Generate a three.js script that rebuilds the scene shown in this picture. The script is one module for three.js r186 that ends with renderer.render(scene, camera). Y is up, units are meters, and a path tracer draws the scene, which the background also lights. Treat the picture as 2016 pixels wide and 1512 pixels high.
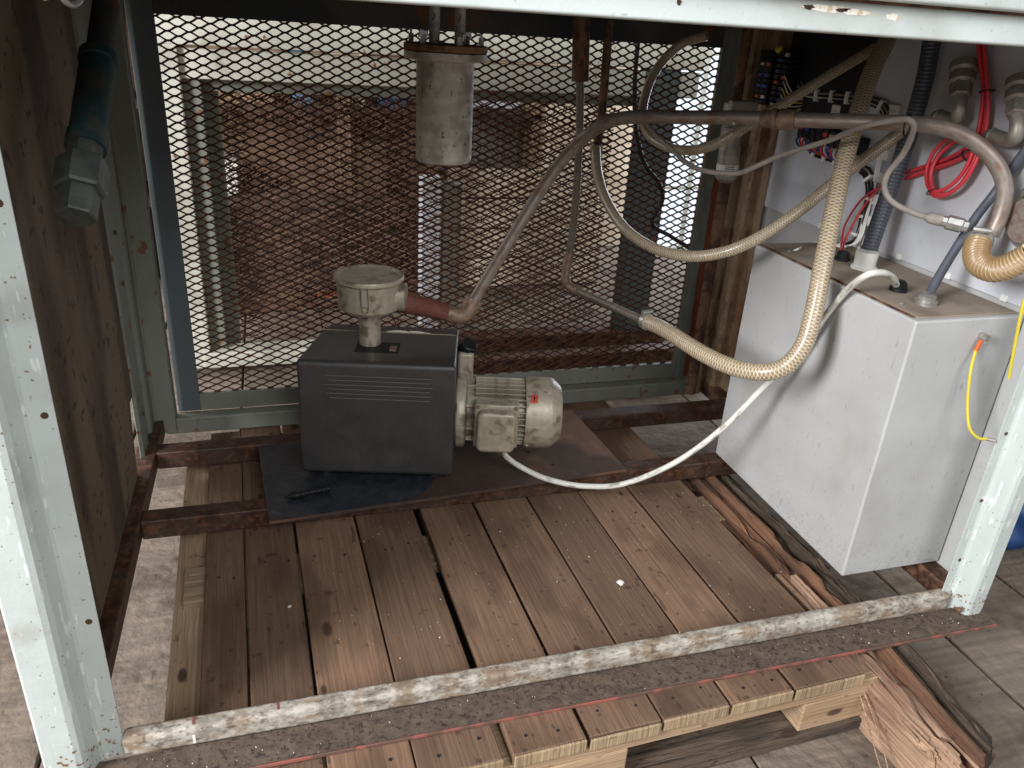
import * as THREE from 'three';
import { RoundedBoxGeometry } from 'three/addons/geometries/RoundedBoxGeometry.js';
import { mergeGeometries } from 'three/addons/utils/BufferGeometryUtils.js';
import { RectAreaLightUniformsLib } from 'three/addons/lights/RectAreaLightUniformsLib.js';

// ---------------------------------------------------------------- camera, light, exposure
const scene = new THREE.Scene();
const camera = new THREE.PerspectiveCamera(52.32, 4 / 3, 0.02, 40);
camera.position.set(0.211, 0.7824, 0.7514);
camera.rotation.order = 'YXZ';
camera.rotation.set(-0.43214, -0.310895, 0.065183);
scene.add(camera);
const renderer = new THREE.WebGLRenderer({ antialias: true });
renderer.toneMapping = THREE.LinearToneMapping;
renderer.toneMappingExposure = 1.22;
renderer.shadowMap.enabled = true;
RectAreaLightUniformsLib.init();
scene.background = new THREE.Color().setRGB(0.385, 0.392, 0.40);        // dim even light of the workshop hall
function areaLight(pos, target, w, h, color, intensity) {
  const l = new THREE.RectAreaLight(color, intensity, w, h);
  l.position.set(...pos); l.lookAt(...target); scene.add(l); return l;
}
areaLight([-2.5, 1.8, 1.35], [0.7, 0.1, -0.1], 0.9, 1.4, 0xf9faff, 48);      // tall hall window to the left of the photographer
areaLight([0.8, 2.15, 2.6], [0.8, 0.3, 0.0], 1.6, 1.2, 0xf6f9ff, 8.0);          // roof light above and behind the photographer
areaLight([-1.9, 1.5, -2.0], [0.8, 0.3, -1.2], 1.2, 1.3, 0xf8f8ff, 8.5);       // window in the left wall of the hall, behind the machine

// ---------------------------------------------------------------- helpers
let seed = 7;
const rnd = () => { seed = (seed * 1664525 + 1013904223) >>> 0; return seed / 4294967296; };
const rr = (a, b) => a + (b - a) * rnd();
const clamp = (x, a = 0, b = 1) => Math.min(b, Math.max(a, x));
const mix = (a, b, t) => a + (b - a) * t;
const smooth = (a, b, x) => { const t = clamp((x - a) / (b - a)); return t * t * (3 - 2 * t); };
function hash(x, y, s) { let h = (x * 374761393 + y * 668265263 + s * 974711) | 0; h = Math.imul(h ^ (h >>> 13), 1274126177); h ^= h >>> 16; return (h >>> 0) / 4294967296; }
function pn(x, y, px, py, s) {
  const x0 = Math.floor(x), y0 = Math.floor(y), fx = x - x0, fy = y - y0, u = fx * fx * (3 - 2 * fx), v = fy * fy * (3 - 2 * fy);
  const m = (a, p) => ((a % p) + p) % p, xa = m(x0, px), xb = m(x0 + 1, px), ya = m(y0, py), yb = m(y0 + 1, py);
  return mix(mix(hash(xa, ya, s), hash(xb, ya, s), u), mix(hash(xa, yb, s), hash(xb, yb, s), u), v);
}
function fbm(u, v, fx, fy, s, oct = 4) { let a = 0, w = 0.5, t = 0; for (let i = 0; i < oct; i++) { a += w * pn(u * fx, v * fy, fx, fy, s + i * 17); t += w; w *= 0.5; fx *= 2; fy *= 2; } return a / t; }
function tex(w, h, fn, size, srgb = true) {           // fn(u, v) -> [r, g, b] 0..255 ; size in metres [x, y]
  const d = new Uint8Array(w * h * 4);
  for (let j = 0; j < h; j++) for (let i = 0; i < w; i++) {
    const c = fn((i + 0.5) / w, (j + 0.5) / h), k = (j * w + i) * 4;
    d[k] = clamp(c[0], 0, 255); d[k + 1] = clamp(c[1], 0, 255); d[k + 2] = clamp(c[2], 0, 255); d[k + 3] = 255;
  }
  const t = new THREE.DataTexture(d, w, h); t.wrapS = t.wrapT = THREE.RepeatWrapping; t.magFilter = THREE.LinearFilter; t.minFilter = THREE.LinearMipmapLinearFilter; t.generateMipmaps = true;
  if (srgb) t.colorSpace = THREE.SRGBColorSpace;
  t.repeat.set(1 / size[0], 1 / size[1]); t.needsUpdate = true; return t;
}
const lerp3 = (a, b, t) => [mix(a[0], b[0], t), mix(a[1], b[1], t), mix(a[2], b[2], t)];
const mul3 = (a, k) => [a[0] * k, a[1] * k, a[2] * k];
const grey = (v) => [v * 255, v * 255, v * 255];
function std(o) { return new THREE.MeshPhysicalMaterial(o); }
function flat(hex, rough = 0.6, metal = 0) { return std({ color: hex, roughness: rough, metalness: metal }); }

// box-projected uv in metres
function boxUV(g, off = [0, 0], swap = false, alongZ = false) {
  if (g.index) g = g.toNonIndexed();
  g.computeBoundingBox();
  const p = g.attributes.position, uv = new Float32Array(p.count * 2), a = new THREE.Vector3(), b = new THREE.Vector3(), c = new THREE.Vector3();
  for (let i = 0; i < p.count; i += 3) {
    a.fromBufferAttribute(p, i); b.fromBufferAttribute(p, i + 1); c.fromBufferAttribute(p, i + 2);
    const n = b.clone().sub(a).cross(c.clone().sub(a)), x = Math.abs(n.x), y = Math.abs(n.y), z = Math.abs(n.z);
    [a, b, c].forEach((q, k) => {
      let s, t; if (y >= x && y >= z) { s = q.x; t = q.z; } else if (x >= z) { s = alongZ ? q.y : q.z; t = alongZ ? q.z : q.y; } else { s = q.x; t = q.y; }
      if (swap) [s, t] = [t, s];
      uv[(i + k) * 2] = s + off[0]; uv[(i + k) * 2 + 1] = t + off[1];
    });
  }
  g.setAttribute('uv', new THREE.BufferAttribute(uv, 2)); return g;
}
const rb = (w, h, d, r = 0.002, seg = 2) => new RoundedBoxGeometry(w, h, d, seg, Math.min(r, w / 2.01, h / 2.01, d / 2.01));
function put(name, geo, mat, parent, pos, rot) {
  const m = new THREE.Mesh(geo, mat); m.name = name; m.castShadow = m.receiveShadow = true;
  if (pos) m.position.set(...pos); if (rot) m.rotation.set(...rot);
  parent.add(m); return m;
}
const block = (name, mat, parent, [x0, y0, z0], [x1, y1, z1], r = 0.002) =>
  put(name, boxUV(rb(x1 - x0, y1 - y0, z1 - z0, r), [x0 * 1.7 + y0, z0 * 1.3 + y0]), mat, parent, [(x0 + x1) / 2, (y0 + y1) / 2, (z0 + z1) / 2]);
const used = {};
function uniq(n) { used[n] = (used[n] ?? -1) + 1; return used[n] ? `${n}_${String(used[n]).padStart(3, '0')}` : n; }
function thing(name, label, category, pos, group, turn = 0) {
  const g = new THREE.Group(); g.name = uniq(name); scene.add(g); if (pos) g.position.set(...pos); g.rotation.y = turn;
  g.userData = { label, category }; if (group) g.userData.group = group; return g;
}
const V = (p) => new THREE.Vector3(...p);
function curve(pts, tension = 0.5) { return new THREE.CatmullRomCurve3(pts.map(V), false, 'catmullrom', tension); }
function tubeGeo(c, r, seg, rad = 14, caps = true) {
  if (Array.isArray(c)) c = curve(c);
  const len = c.getLength(); seg = seg ?? Math.max(8, Math.ceil(len / 0.012));
  const g = new THREE.TubeGeometry(c, seg, r, rad, false), uv = g.attributes.uv;
  for (let i = 0; i < uv.count; i++) uv.setXY(i, uv.getX(i) * len, uv.getY(i) * 2 * Math.PI * r);
  if (!caps) return g;
  const out = [g];
  for (const e of [0, 1]) {
    const d = new THREE.CircleGeometry(r, rad), t = c.getTangentAt(e).multiplyScalar(e ? 1 : -1), q = new THREE.Quaternion().setFromUnitVectors(new THREE.Vector3(0, 0, 1), t);
    d.applyQuaternion(q); const p = c.getPointAt(e); d.translate(p.x, p.y, p.z); const u = d.attributes.uv; for (let i = 0; i < u.count; i++) u.setXY(i, u.getX(i) * r, u.getY(i) * r); out.push(d);
  }
  return mergeGeometries(out);
}
// cylinder between two points, uv in metres
function rodGeo(a, b, r0, r1 = r0, rad = 20, bevel = 0) {
  const A = V(a), B = V(b), L = A.distanceTo(B);
  const pts = bevel ? [[0, 0], [r0 - bevel, 0], [r0, bevel], [r1, L - bevel], [r1 - bevel, L], [0, L]] : [[0, 0], [r0, 0], [r0, 0], [r1, L], [r1, L], [0, L]];
  return latheBetween(pts, A, B, rad);
}
function latheBetween(pts, A, B, rad = 24) {
  if (Array.isArray(A)) A = V(A); if (Array.isArray(B)) B = V(B);
  const g = new THREE.LatheGeometry(pts.map((p) => new THREE.Vector2(Math.max(p[0], 0), p[1])), rad).toNonIndexed();
  const uv = g.attributes.uv, rm = Math.max(...pts.map((p) => p[0])), cum = [0]; for (let i = 1; i < pts.length; i++) cum.push(cum[i - 1] + Math.hypot(pts[i][0] - pts[i - 1][0], pts[i][1] - pts[i - 1][1]));
  for (let i = 0; i < uv.count; i++) uv.setXY(i, uv.getX(i) * 2 * Math.PI * rm, cum[Math.round(uv.getY(i) * (pts.length - 1))]);
  creased(g);
  g.applyQuaternion(new THREE.Quaternion().setFromUnitVectors(new THREE.Vector3(0, 1, 0), B.clone().sub(A).normalize())); g.translate(A.x, A.y, A.z); return g;
}
function creased(g, cosMin = 0.8) {       // smooth normals below about 37 degrees
  const p = g.attributes.position, n = p.count, fn = [], map = new Map(), key = (i) => `${Math.round(p.getX(i) * 2e5)},${Math.round(p.getY(i) * 2e5)},${Math.round(p.getZ(i) * 2e5)}`;
  const a = new THREE.Vector3(), b = new THREE.Vector3(), c = new THREE.Vector3();
  for (let i = 0; i < n; i += 3) { a.fromBufferAttribute(p, i); b.fromBufferAttribute(p, i + 1); c.fromBufferAttribute(p, i + 2); const q = b.clone().sub(a).cross(c.clone().sub(a)); fn.push(q, q, q); for (let k = 0; k < 3; k++) { const s = key(i + k); if (!map.has(s)) map.set(s, []); map.get(s).push(i); } }
  const o = new Float32Array(n * 3);
  for (let i = 0; i < n; i++) { const f = fn[i].clone().normalize(), s = new THREE.Vector3(); for (const j of map.get(key(i))) { const g2 = fn[j], l = g2.length(); if (l > 0 && g2.dot(f) / l > cosMin) s.add(g2); } s.normalize(); o.set([s.x, s.y, s.z], i * 3); }
  g.setAttribute('normal', new THREE.BufferAttribute(o, 3)); return g;
}
// sheet-metal profile: polyline in x,z with thickness, extruded along y
function profileGeo(pts, t, y0, y1) {
  const n = pts.length, off = [];
  for (let i = 0; i < n; i++) {
    const a = pts[Math.max(0, i - 1)], b = pts[Math.min(n - 1, i + 1)]; let dx = b[0] - a[0], dz = b[1] - a[1]; const l = Math.hypot(dx, dz); dx /= l; dz /= l;
    off.push([pts[i][0] - dz * t, pts[i][1] + dx * t]);
  }
  const s = new THREE.Shape([...pts, ...off.reverse()].map((p) => new THREE.Vector2(p[0], p[1])));
  const g = new THREE.ExtrudeGeometry(s, { depth: y1 - y0, bevelEnabled: false, steps: 1 });
  g.rotateX(Math.PI / 2); g.translate(0, y1, 0); return boxUV(g);
}

// ---------------------------------------------------------------- materials
const specks = (u, v, f, s, thr) => smooth(thr, thr + 0.06, pn(u * f, v * f, f, f, s));
function paintTex(base, { rust = 0.72, dirt = 0.35, seedN = 1, size = 0.6, dirtCol = [92, 80, 66], rustCol = [112, 62, 34], w = 512 } = {}) {
  return tex(w, w, (u, v) => {
    let c = mul3(base, 0.96 + 0.07 * fbm(u, v, 6, 6, seedN, 5));
    const d = smooth(0.45, 0.85, fbm(u, v, 5, 5, seedN + 3, 6)) * dirt; c = lerp3(c, dirtCol, d);
    const r = fbm(u, v, 22, 22, seedN + 9, 4) * 0.6 + 0.4 * fbm(u, v, 4, 4, seedN + 12, 3); c = lerp3(c, rustCol, 0.85 * smooth(rust, rust + 0.06, r + 0.1 * (fbm(u, v, 90, 90, seedN + 14, 3) - 0.5)));
    c = lerp3(c, dirtCol, 0.4 * specks(u, v, 190, seedN + 5, 0.94)); c = lerp3(c, [232, 230, 224], 0.5 * specks(u, v, 230, seedN + 8, 0.985));
    return c;
  }, [size, size]);
}
const bumpFine = tex(256, 256, (u, v) => grey(0.5 + 0.5 * (fbm(u, v, 24, 24, 55, 4) - 0.5)), [0.12, 0.12], false);
const bumpRough = tex(512, 512, (u, v) => grey(fbm(u, v, 16, 16, 66, 6)), [0.25, 0.25], false);

const M = {};
M.paint = std({ map: paintTex([198, 205, 200], { seedN: 11, dirt: 0.3, rust: 0.745 }), roughness: 0.45, bumpMap: bumpFine, bumpScale: 0.0004 });
M.post = std({ map: tex(512, 1024, (u, v) => {
  let c = mul3([190, 197, 191], 0.94 + 0.08 * fbm(u, v, 8, 24, 13, 5)); c = lerp3(c, [140, 138, 126], 0.32 * smooth(0.5, 0.78, fbm(u, v, 5, 16, 15, 6)));
  const foot = smooth(0.12, 0.0, v), n = fbm(u, v, 70, 210, 17, 4); c = lerp3(c, [104, 70, 44], 0.8 * smooth(0.80 - 0.17 * foot, 0.86 - 0.13 * foot, n));          // rust flecks, gathered at the weld
  c = lerp3(c, [70, 62, 54], 0.45 * specks(u, v, 190, 19, 0.975)); c = lerp3(c, [236, 236, 230], 0.5 * smooth(0.74, 0.78, fbm(u, v, 60, 30, 20, 3))); return c;
}, [0.3, 0.9]), roughness: 0.45, bumpMap: bumpFine, bumpScale: 0.0004 });
M.paintGreyGreen = std({ map: paintTex([120, 122, 110], { seedN: 21, dirt: 0.6, rust: 0.66 }), roughness: 0.6, bumpMap: bumpFine, bumpScale: 0.0004 });
M.paintBlue = std({ map: paintTex([84, 91, 91], { seedN: 23, dirt: 0.5, rust: 0.7, dirtCol: [58, 58, 54] }), roughness: 0.6, bumpMap: bumpFine, bumpScale: 0.0004 });
M.panelWhite = std({ map: paintTex([205, 208, 212], { seedN: 31, dirt: 0.16, rust: 0.84 }), roughness: 0.42, bumpMap: bumpFine, bumpScale: 0.0002 });
M.boxGrey = std({ map: tex(512, 1024, (u, v) => {
  let c = mul3([177, 177, 174], 0.95 + 0.08 * fbm(u, v, 5, 8, 41, 5)); c = lerp3(c, [150, 142, 130], 0.3 * smooth(0.5, 0.8, fbm(u, v, 6, 5, 43, 6)));
  const low = smooth(0.26, 0.02, v); c = lerp3(c, [112, 90, 72], (0.04 + 0.16 * low) * smooth(0.66 - 0.08 * low, 0.80, fbm(u, v, 90, 100, 45, 3)));      // spattered floor dirt, grains thicker at the foot
  c = lerp3(c, [240, 240, 238], 0.8 * specks(u, v, 120, 46, 0.985)); c = lerp3(c, [96, 92, 88], 0.3 * smooth(0.8, 0.84, fbm(u, v, 120, 20, 48, 3))); return c;
}, [0.41, 0.44]), roughness: 0.42, bumpMap: bumpFine, bumpScale: 0.0003 });
M.dustTop = std({ map: paintTex([150, 136, 120], { seedN: 47, dirt: 0.4, rust: 0.8, size: 0.3 }), roughness: 0.9, bumpMap: bumpFine, bumpScale: 0.0004 });
M.cream = std({ map: paintTex([200, 198, 182], { seedN: 51, dirt: 0.5, rust: 0.73 }), roughness: 0.55 });
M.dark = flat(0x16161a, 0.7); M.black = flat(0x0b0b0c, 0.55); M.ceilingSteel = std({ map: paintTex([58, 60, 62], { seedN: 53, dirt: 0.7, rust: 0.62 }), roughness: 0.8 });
const rustTex = (base, s) => tex(256, 256, (u, v) => { const a = fbm(u, v, 9, 9, s, 6), b = fbm(u, v, 30, 30, s + 4, 4); return mul3(lerp3(lerp3(base, [62, 38, 28], smooth(0.4, 0.7, a)), [128, 80, 50], 0.4 * smooth(0.52, 0.75, b)), 0.85 + 0.3 * b); }, [0.2, 0.2]);
M.rustMesh = std({ map: rustTex([84, 48, 34], 81), roughness: 0.75, metalness: 0.15 });
M.rustLight = std({ map: rustTex([118, 92, 76], 85), roughness: 0.8 });
M.rustSteel = std({ map: rustTex([112, 82, 60], 91), roughness: 0.7, metalness: 0.2, bumpMap: bumpRough, bumpScale: 0.0008 });
M.rustPost = std({ map: tex(512, 512, (u, v) => { let c = lerp3([150, 128, 100], [122, 86, 60], smooth(0.38, 0.62, fbm(u, v, 5, 3, 97, 6))); c = lerp3(c, [86, 58, 42], 0.6 * smooth(0.55, 0.72, fbm(u, v, 14, 8, 99, 5))); return mul3(c, 0.85 + 0.3 * fbm(u, v, 60, 60, 98, 3)); }, [0.25, 0.5]), roughness: 0.5, metalness: 0.15 });
M.barSteel = std({ map: rustTex([74, 56, 48], 95), roughness: 0.55, metalness: 0.25, bumpMap: bumpRough, bumpScale: 0.0005 });
M.plate = std({ map: tex(512, 512, (u, v) => { const a = fbm(u, v, 4, 4, 101, 6), b = fbm(u, v, 40, 40, 103, 4); let c = lerp3([70, 54, 45], [108, 78, 60], smooth(0.5, 0.68, a)); c = mul3(c, 0.85 + 0.3 * b); return c; }, [0.7, 0.7]), roughness: 0.6, metalness: 0.1, bumpMap: bumpRough, bumpScale: 0.0006 });
M.oil = std({ map: tex(256, 256, (u, v) => mul3([44, 46, 52], 0.7 + 0.6 * fbm(u, v, 20, 20, 107, 4)), [0.25, 0.25]), roughness: 0.32, bumpMap: bumpRough, bumpScale: 0.0012 });
// worn front rail: grey white paint, streaks of rust along the length
M.rail = std({ map: tex(2048, 256, (u, v) => {
  const fine = fbm(u, v, 240, 30, 113, 3), mid = fbm(u, v, 60, 10, 115, 5); let c = lerp3([124, 115, 104], [178, 171, 158], smooth(0.25, 0.7, mid * 0.6 + fine * 0.4));
  c = lerp3(c, [116, 86, 58], smooth(0.5, 0.68, fbm(u, v, 40, 7, 117, 6)) * 0.45); c = lerp3(c, [74, 62, 52], smooth(0.6, 0.75, fbm(u, v, 150, 24, 119, 4)) * 0.5); c = lerp3(c, [226, 222, 212], smooth(0.72, 0.8, fbm(u, v, 200, 30, 125, 3)) * 0.35); return c;
}, [1.2, 0.12]), roughness: 0.75, bumpMap: bumpRough, bumpScale: 0.0012 });
M.dirtFlange = std({ map: tex(512, 256, (u, v) => { const a = fbm(u, v, 60, 32, 121, 5), b = fbm(u, v, 160, 90, 123, 3); let c = lerp3([70, 57, 48], [104, 88, 74], a); c = lerp3(c, [44, 36, 30], smooth(0.6, 0.75, b) * 0.8);  return c; }, [0.6, 0.3]), roughness: 0.95, bumpMap: bumpRough, bumpScale: 0.003 });
M.redEdge = std({ map: tex(256, 64, (u, v) => lerp3([142, 82, 70], [98, 72, 60], smooth(0.35, 0.65, fbm(u, v, 30, 8, 131, 5))), [0.4, 0.1]), roughness: 0.8 });
M.hardboard = std({ map: tex(512, 512, (u, v) => { let c = lerp3([102, 86, 68], [122, 103, 82], fbm(u, v, 6, 3, 141, 5)); c = lerp3(c, [62, 48, 38], smooth(0.42, 0.75, fbm(u, v, 10, 2, 143, 6)) * 0.8); c = lerp3(c, [40, 34, 30], 0.7 * smooth(0.7, 0.78, fbm(u, v, 60, 60, 147, 3))); return c; }, [0.8, 0.8]), roughness: 0.85 });
// woods, grain along v
function woodTex(a, b, s, { rings = 26, knots = 2, stain = 0.3, stainCol = [58, 38, 26], w = 256, h = 1024, size = [0.16, 0.64] } = {}) {
  const kn = []; for (let i = 0; i < knots; i++) kn.push([hash(i, s, 3), hash(i, s, 5), 0.02 + 0.03 * hash(i, s, 9)]);
  return tex(w, h, (u, v) => {
    let wob = 0; let kd = 0;
    for (const [ku, kv, r] of kn) { const dx = (u - ku), dy = (v - kv) * (size[1] / size[0]) * 0.45, d = Math.hypot(dx, dy); wob += 0.09 * Math.exp(-d * d / (r * 6)) * Math.sign(dx || 1) ; kd = Math.max(kd, smooth(r * 1.5, r * 0.7, d)); }
    const g = fbm(u, v, 3, 2, s, 3), ring = 0.5 + 0.5 * Math.sin((u + wob + 0.12 * g) * rings * 6.283 + 6 * fbm(u, v, 2, 3, s + 2, 3));
    const fib = fbm(u, v, 90, 5, s + 5, 4); let c = lerp3(a, b, clamp(0.25 * ring + 0.75 * fib)); c = mul3(c, 0.82 + 0.36 * fbm(u, v, 160, 10, s + 7, 3));
    c = lerp3(c, stainCol, stain * smooth(0.42, 0.7, fbm(u, v, 3, 5, s + 11, 6))); c = lerp3(c, mul3(stainCol, 0.7), 0.4 * smooth(0.72, 0.8, fbm(u, v, 14, 40, s + 13, 4)));
    c = lerp3(c, [52, 34, 24], kd * 0.75); return c;
  }, size);
}
function woodBump(s, rings, size = [0.16, 0.64]) { return tex(256, 512, (u, v) => grey(clamp(0.7 * fbm(u, v, rings, 3, s, 4) + 0.3 * fbm(u, v, 60, 40, s + 3, 4))), size, false); }
const deckBump = woodBump(200, 50), oldBump = woodBump(210, 22);
M.deck = [0, 1, 2, 3, 4].map((i) => std({ map: woodTex(mul3([103, 79, 61], [1, 0.9, 1.08, 0.95, 1.04][i]), mul3([125, 98, 76], [1, 0.9, 1.1, 0.95, 1.02][i]), 220 + i * 31, { stain: 0.34, rings: 9 + i * 2, knots: 1 + (i % 3) }), roughness: 0.78, bumpMap: deckBump, bumpScale: 0.0008 }));
M.deckEnd = std({ map: woodTex([142, 120, 93], [178, 153, 122], 351, { stain: 0.25, stainCol: [96, 76, 56], rings: 8 }), roughness: 0.95, bumpMap: deckBump, bumpScale: 0.002 });
M.pale = std({ map: woodTex([156, 129, 100], [192, 164, 132], 381, { stain: 0.25, stainCol: [118, 92, 66] }), roughness: 0.85, bumpMap: deckBump, bumpScale: 0.001 });
M.oldWood = std({ map: woodTex([66, 53, 43], [108, 90, 74], 401, { stain: 0.6, stainCol: [44, 36, 30], rings: 12 }), roughness: 0.95, bumpMap: oldBump, bumpScale: 0.006 });
M.tornWood = std({ map: woodTex([96, 66, 48], [142, 104, 76], 411, { stain: 0.5, stainCol: [62, 42, 32], rings: 14 }), roughness: 0.95, bumpMap: oldBump, bumpScale: 0.005 });
M.splitWood = std({ color: 0xf0ece8, map: woodTex([142, 112, 90], [202, 172, 146], 421, { stain: 0.5, stainCol: [104, 78, 62], rings: 16 }), roughness: 0.9, bumpMap: oldBump, bumpScale: 0.004 });
M.floor = [0, 1, 2, 3].map((i) => std({ map: tex(512, 1024, (u, v) => {
  const fib = fbm(u, v, 60, 6, 441 + i * 13, 4), cross = fbm(u, v, 6, 120, 443 + i, 3); let c = lerp3([104, 92, 80], [134, 120, 105], 0.5 * fib + 0.5 * fbm(u, v, 6, 12, 447 + i, 5)); c = mul3(c, 0.84 + 0.32 * cross);
  c = lerp3(c, [78, 66, 56], 0.6 * smooth(0.5, 0.75, fbm(u, v, 8, 16, 449 + i, 6))); c = lerp3(c, [206, 196, 182], 0.35 * specks(u, v, 140, 451 + i, 0.95)); c = lerp3(c, [54, 48, 44], 0.7 * specks(u, v, 90, 457 + i, 0.93)); return c;
}, [0.5, 1.0]), roughness: 0.95, bumpMap: bumpRough, bumpScale: 0.004 }));
M.copper = std({ map: tex(512, 128, (u, v) => { const a = fbm(u, v, 30, 8, 461, 5); let c = lerp3([128, 102, 88], [140, 128, 118], smooth(0.2, 0.55, a)); return mul3(c, 0.88 + 0.24 * fbm(u, v, 60, 24, 463, 4)); }, [0.6, 0.07]), roughness: 0.46, metalness: 0.35 });
M.greyPipe = std({ map: tex(256, 64, (u, v) => mul3(lerp3([104, 92, 78], [126, 118, 106], fbm(u, v, 20, 4, 465, 5)), 0.85 + 0.3 * fbm(u, v, 60, 10, 466, 3)), [0.4, 0.05]), roughness: 0.5, metalness: 0.2 });
M.bronze = std({ map: tex(128, 128, (u, v) => mul3([132, 108, 90], 0.75 + 0.5 * fbm(u, v, 10, 10, 467, 5)), [0.08, 0.08]), roughness: 0.55, metalness: 0.35 });
function hoseMat(base, edge, pitch, circ, rough) {     // clear braided hose: yarns spiral both ways under a glossy skin
  const f = (u, v) => { const a = Math.abs(((u * 8 + v) % 1 + 1) % 1 - 0.5) * 2, b = Math.abs(((u * 8 - v) % 1 + 1) % 1 - 0.5) * 2; return Math.max(smooth(0.55, 0.9, a), smooth(0.55, 0.9, b)); };
  const s = [pitch * 8, circ];
  return std({ map: tex(256, 128, (u, v) => mul3(lerp3(base, edge, f(u, v * 6)), 0.9 + 0.2 * fbm(u, v, 12, 6, 471, 4)), s), bumpMap: tex(256, 128, (u, v) => grey(f(u, v * 6)), s, false), bumpScale: 0.0007, roughness: rough, clearcoat: 0.7, clearcoatRoughness: 0.22 });
}
M.hoseThick = hoseMat([138, 118, 90], [198, 183, 156], 0.0055, 2 * Math.PI * 0.0138, 0.4);
M.hoseThin = hoseMat([144, 126, 100], [190, 176, 150], 0.0045, 2 * Math.PI * 0.0095, 0.45);
M.hoseRib = std({ map: tex(128, 64, (u, v) => lerp3([140, 112, 74], [226, 210, 176], smooth(0.3, 0.75, Math.abs(((u * 4 + v) % 1) - 0.5) * 2)), [0.02, 0.1]), roughness: 0.35, clearcoat: 0.7, clearcoatRoughness: 0.2 });
M.pumpGrey = std({ clearcoat: 0.8, clearcoatRoughness: 0.3, map: tex(256, 256, (u, v) => { let c = mul3([52, 50, 49], 0.82 + 0.3 * fbm(u, v, 12, 12, 481, 5)); c = lerp3(c, [82, 76, 68], 0.3 * smooth(0.5, 0.8, fbm(u, v, 6, 6, 483, 5))); return lerp3(c, [150, 144, 136], 0.6 * specks(u, v, 110, 487, 0.955)); }, [0.3, 0.3]), roughness: 0.5, bumpMap: bumpFine, bumpScale: 0.0006 });
M.louvre = std({ color: 0x645e58, roughness: 0.5 });
M.motor = std({ map: tex(256, 256, (u, v) => { let c = mul3([168, 158, 138], 0.88 + 0.24 * fbm(u, v, 16, 16, 491, 5)); c = lerp3(c, [86, 72, 54], 0.6 * smooth(0.56, 0.75, fbm(u, v, 7, 7, 493, 6))); c = lerp3(c, [62, 50, 42], 0.7 * specks(u, v, 70, 497, 0.95)); return c; }, [0.16, 0.16]), roughness: 0.42, metalness: 0.2, bumpMap: bumpFine, bumpScale: 0.0007 });
M.vessel = std({ map: tex(512, 512, (u, v) => { let c = mul3([184, 176, 164], 0.85 + 0.3 * fbm(u, v, 6, 24, 501, 5)); c = lerp3(c, [112, 100, 88], 0.6 * smooth(0.42, 0.72, fbm(u, v, 9, 5, 503, 6))); c = lerp3(c, [70, 60, 52], 0.7 * smooth(0.72, 0.8, fbm(u, v, 40, 34, 507, 3))); return c; }, [0.3, 0.2]), roughness: 0.5, metalness: 0.0, bumpMap: bumpRough, bumpScale: 0.001 });
M.flangeRust = std({ map: rustTex([130, 92, 64], 511), roughness: 0.7, metalness: 0.2, bumpMap: bumpRough, bumpScale: 0.0006 });
M.zinc = std({ map: tex(128, 128, (u, v) => mul3([176, 174, 168], 0.8 + 0.35 * fbm(u, v, 10, 10, 521, 5)), [0.08, 0.08]), roughness: 0.34, metalness: 0.7 });
M.fitting = std({ map: tex(128, 128, (u, v) => mul3([170, 163, 152], 0.75 + 0.4 * fbm(u, v, 8, 8, 523, 5)), [0.08, 0.08]), roughness: 0.48, metalness: 0.5 });
M.whitePVC = std({ map: tex(256, 64, (u, v) => lerp3([208, 206, 196], [150, 142, 128], 0.8 * smooth(0.58, 0.72, fbm(u, v, 24, 5, 531, 5))), [0.5, 0.05]), roughness: 0.5 });
M.greyPVC = std({ map: tex(256, 64, (u, v) => mul3([138, 130, 120], 0.82 + 0.3 * fbm(u, v, 30, 6, 533, 5)), [0.4, 0.04]), roughness: 0.6 });
M.darkPVC = std({ color: 0x53565e, roughness: 0.5 });
M.conduit = std({ map: tex(128, 32, (u) => mul3([74, 78, 86], 0.75 + 0.4 * Math.abs(((u * 8) % 1) - 0.5) * 2), [0.048, 0.09]), bumpMap: tex(128, 32, (u) => grey(Math.abs(((u * 8) % 1) - 0.5) * 2), [0.048, 0.09], false), bumpScale: 0.0006, roughness: 0.38 });
M.red = flat(0xdc404a, 0.42); M.yellow = flat(0xc9b73c, 0.5); M.green = flat(0x4f8f5a, 0.5);
M.whitePlastic = flat(0xe6e4dc, 0.45); M.ivory = flat(0xd2cbb8, 0.5); M.blue = flat(0x2c4f9e, 0.5); M.orange = flat(0xc9571e, 0.6); M.greenBlock = flat(0x2f7a4e, 0.5);
M.brownHose = std({ map: tex(256, 128, (u, v) => mul3(lerp3([96, 52, 40], [120, 70, 54], fbm(u, v, 12, 8, 541, 5)), 0.85 + 0.3 * fbm(u, v, 40, 30, 543, 3)), [0.15, 0.12]), roughness: 0.75 });
M.verdigris = std({ map: tex(256, 256, (u, v) => lerp3([32, 58, 58], [66, 66, 58], smooth(0.4, 0.7, fbm(u, v, 8, 8, 551, 6))), [0.15, 0.15]), roughness: 0.7 });
M.hexGrey = std({ map: tex(128, 128, (u, v) => mul3([84, 87, 80], 0.75 + 0.45 * fbm(u, v, 7, 7, 553, 5)), [0.08, 0.08]), roughness: 0.55, metalness: 0.3 });

M.carton = std({ map: woodTex([140, 112, 86], [168, 138, 108], 631, { stain: 0.3, rings: 3 }), roughness: 0.9 });
M.creamSheet = std({ map: paintTex([222, 204, 180], { seedN: 641, dirt: 0.4, rust: 0.8, dirtCol: [150, 118, 90] }), roughness: 0.8 });
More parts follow.
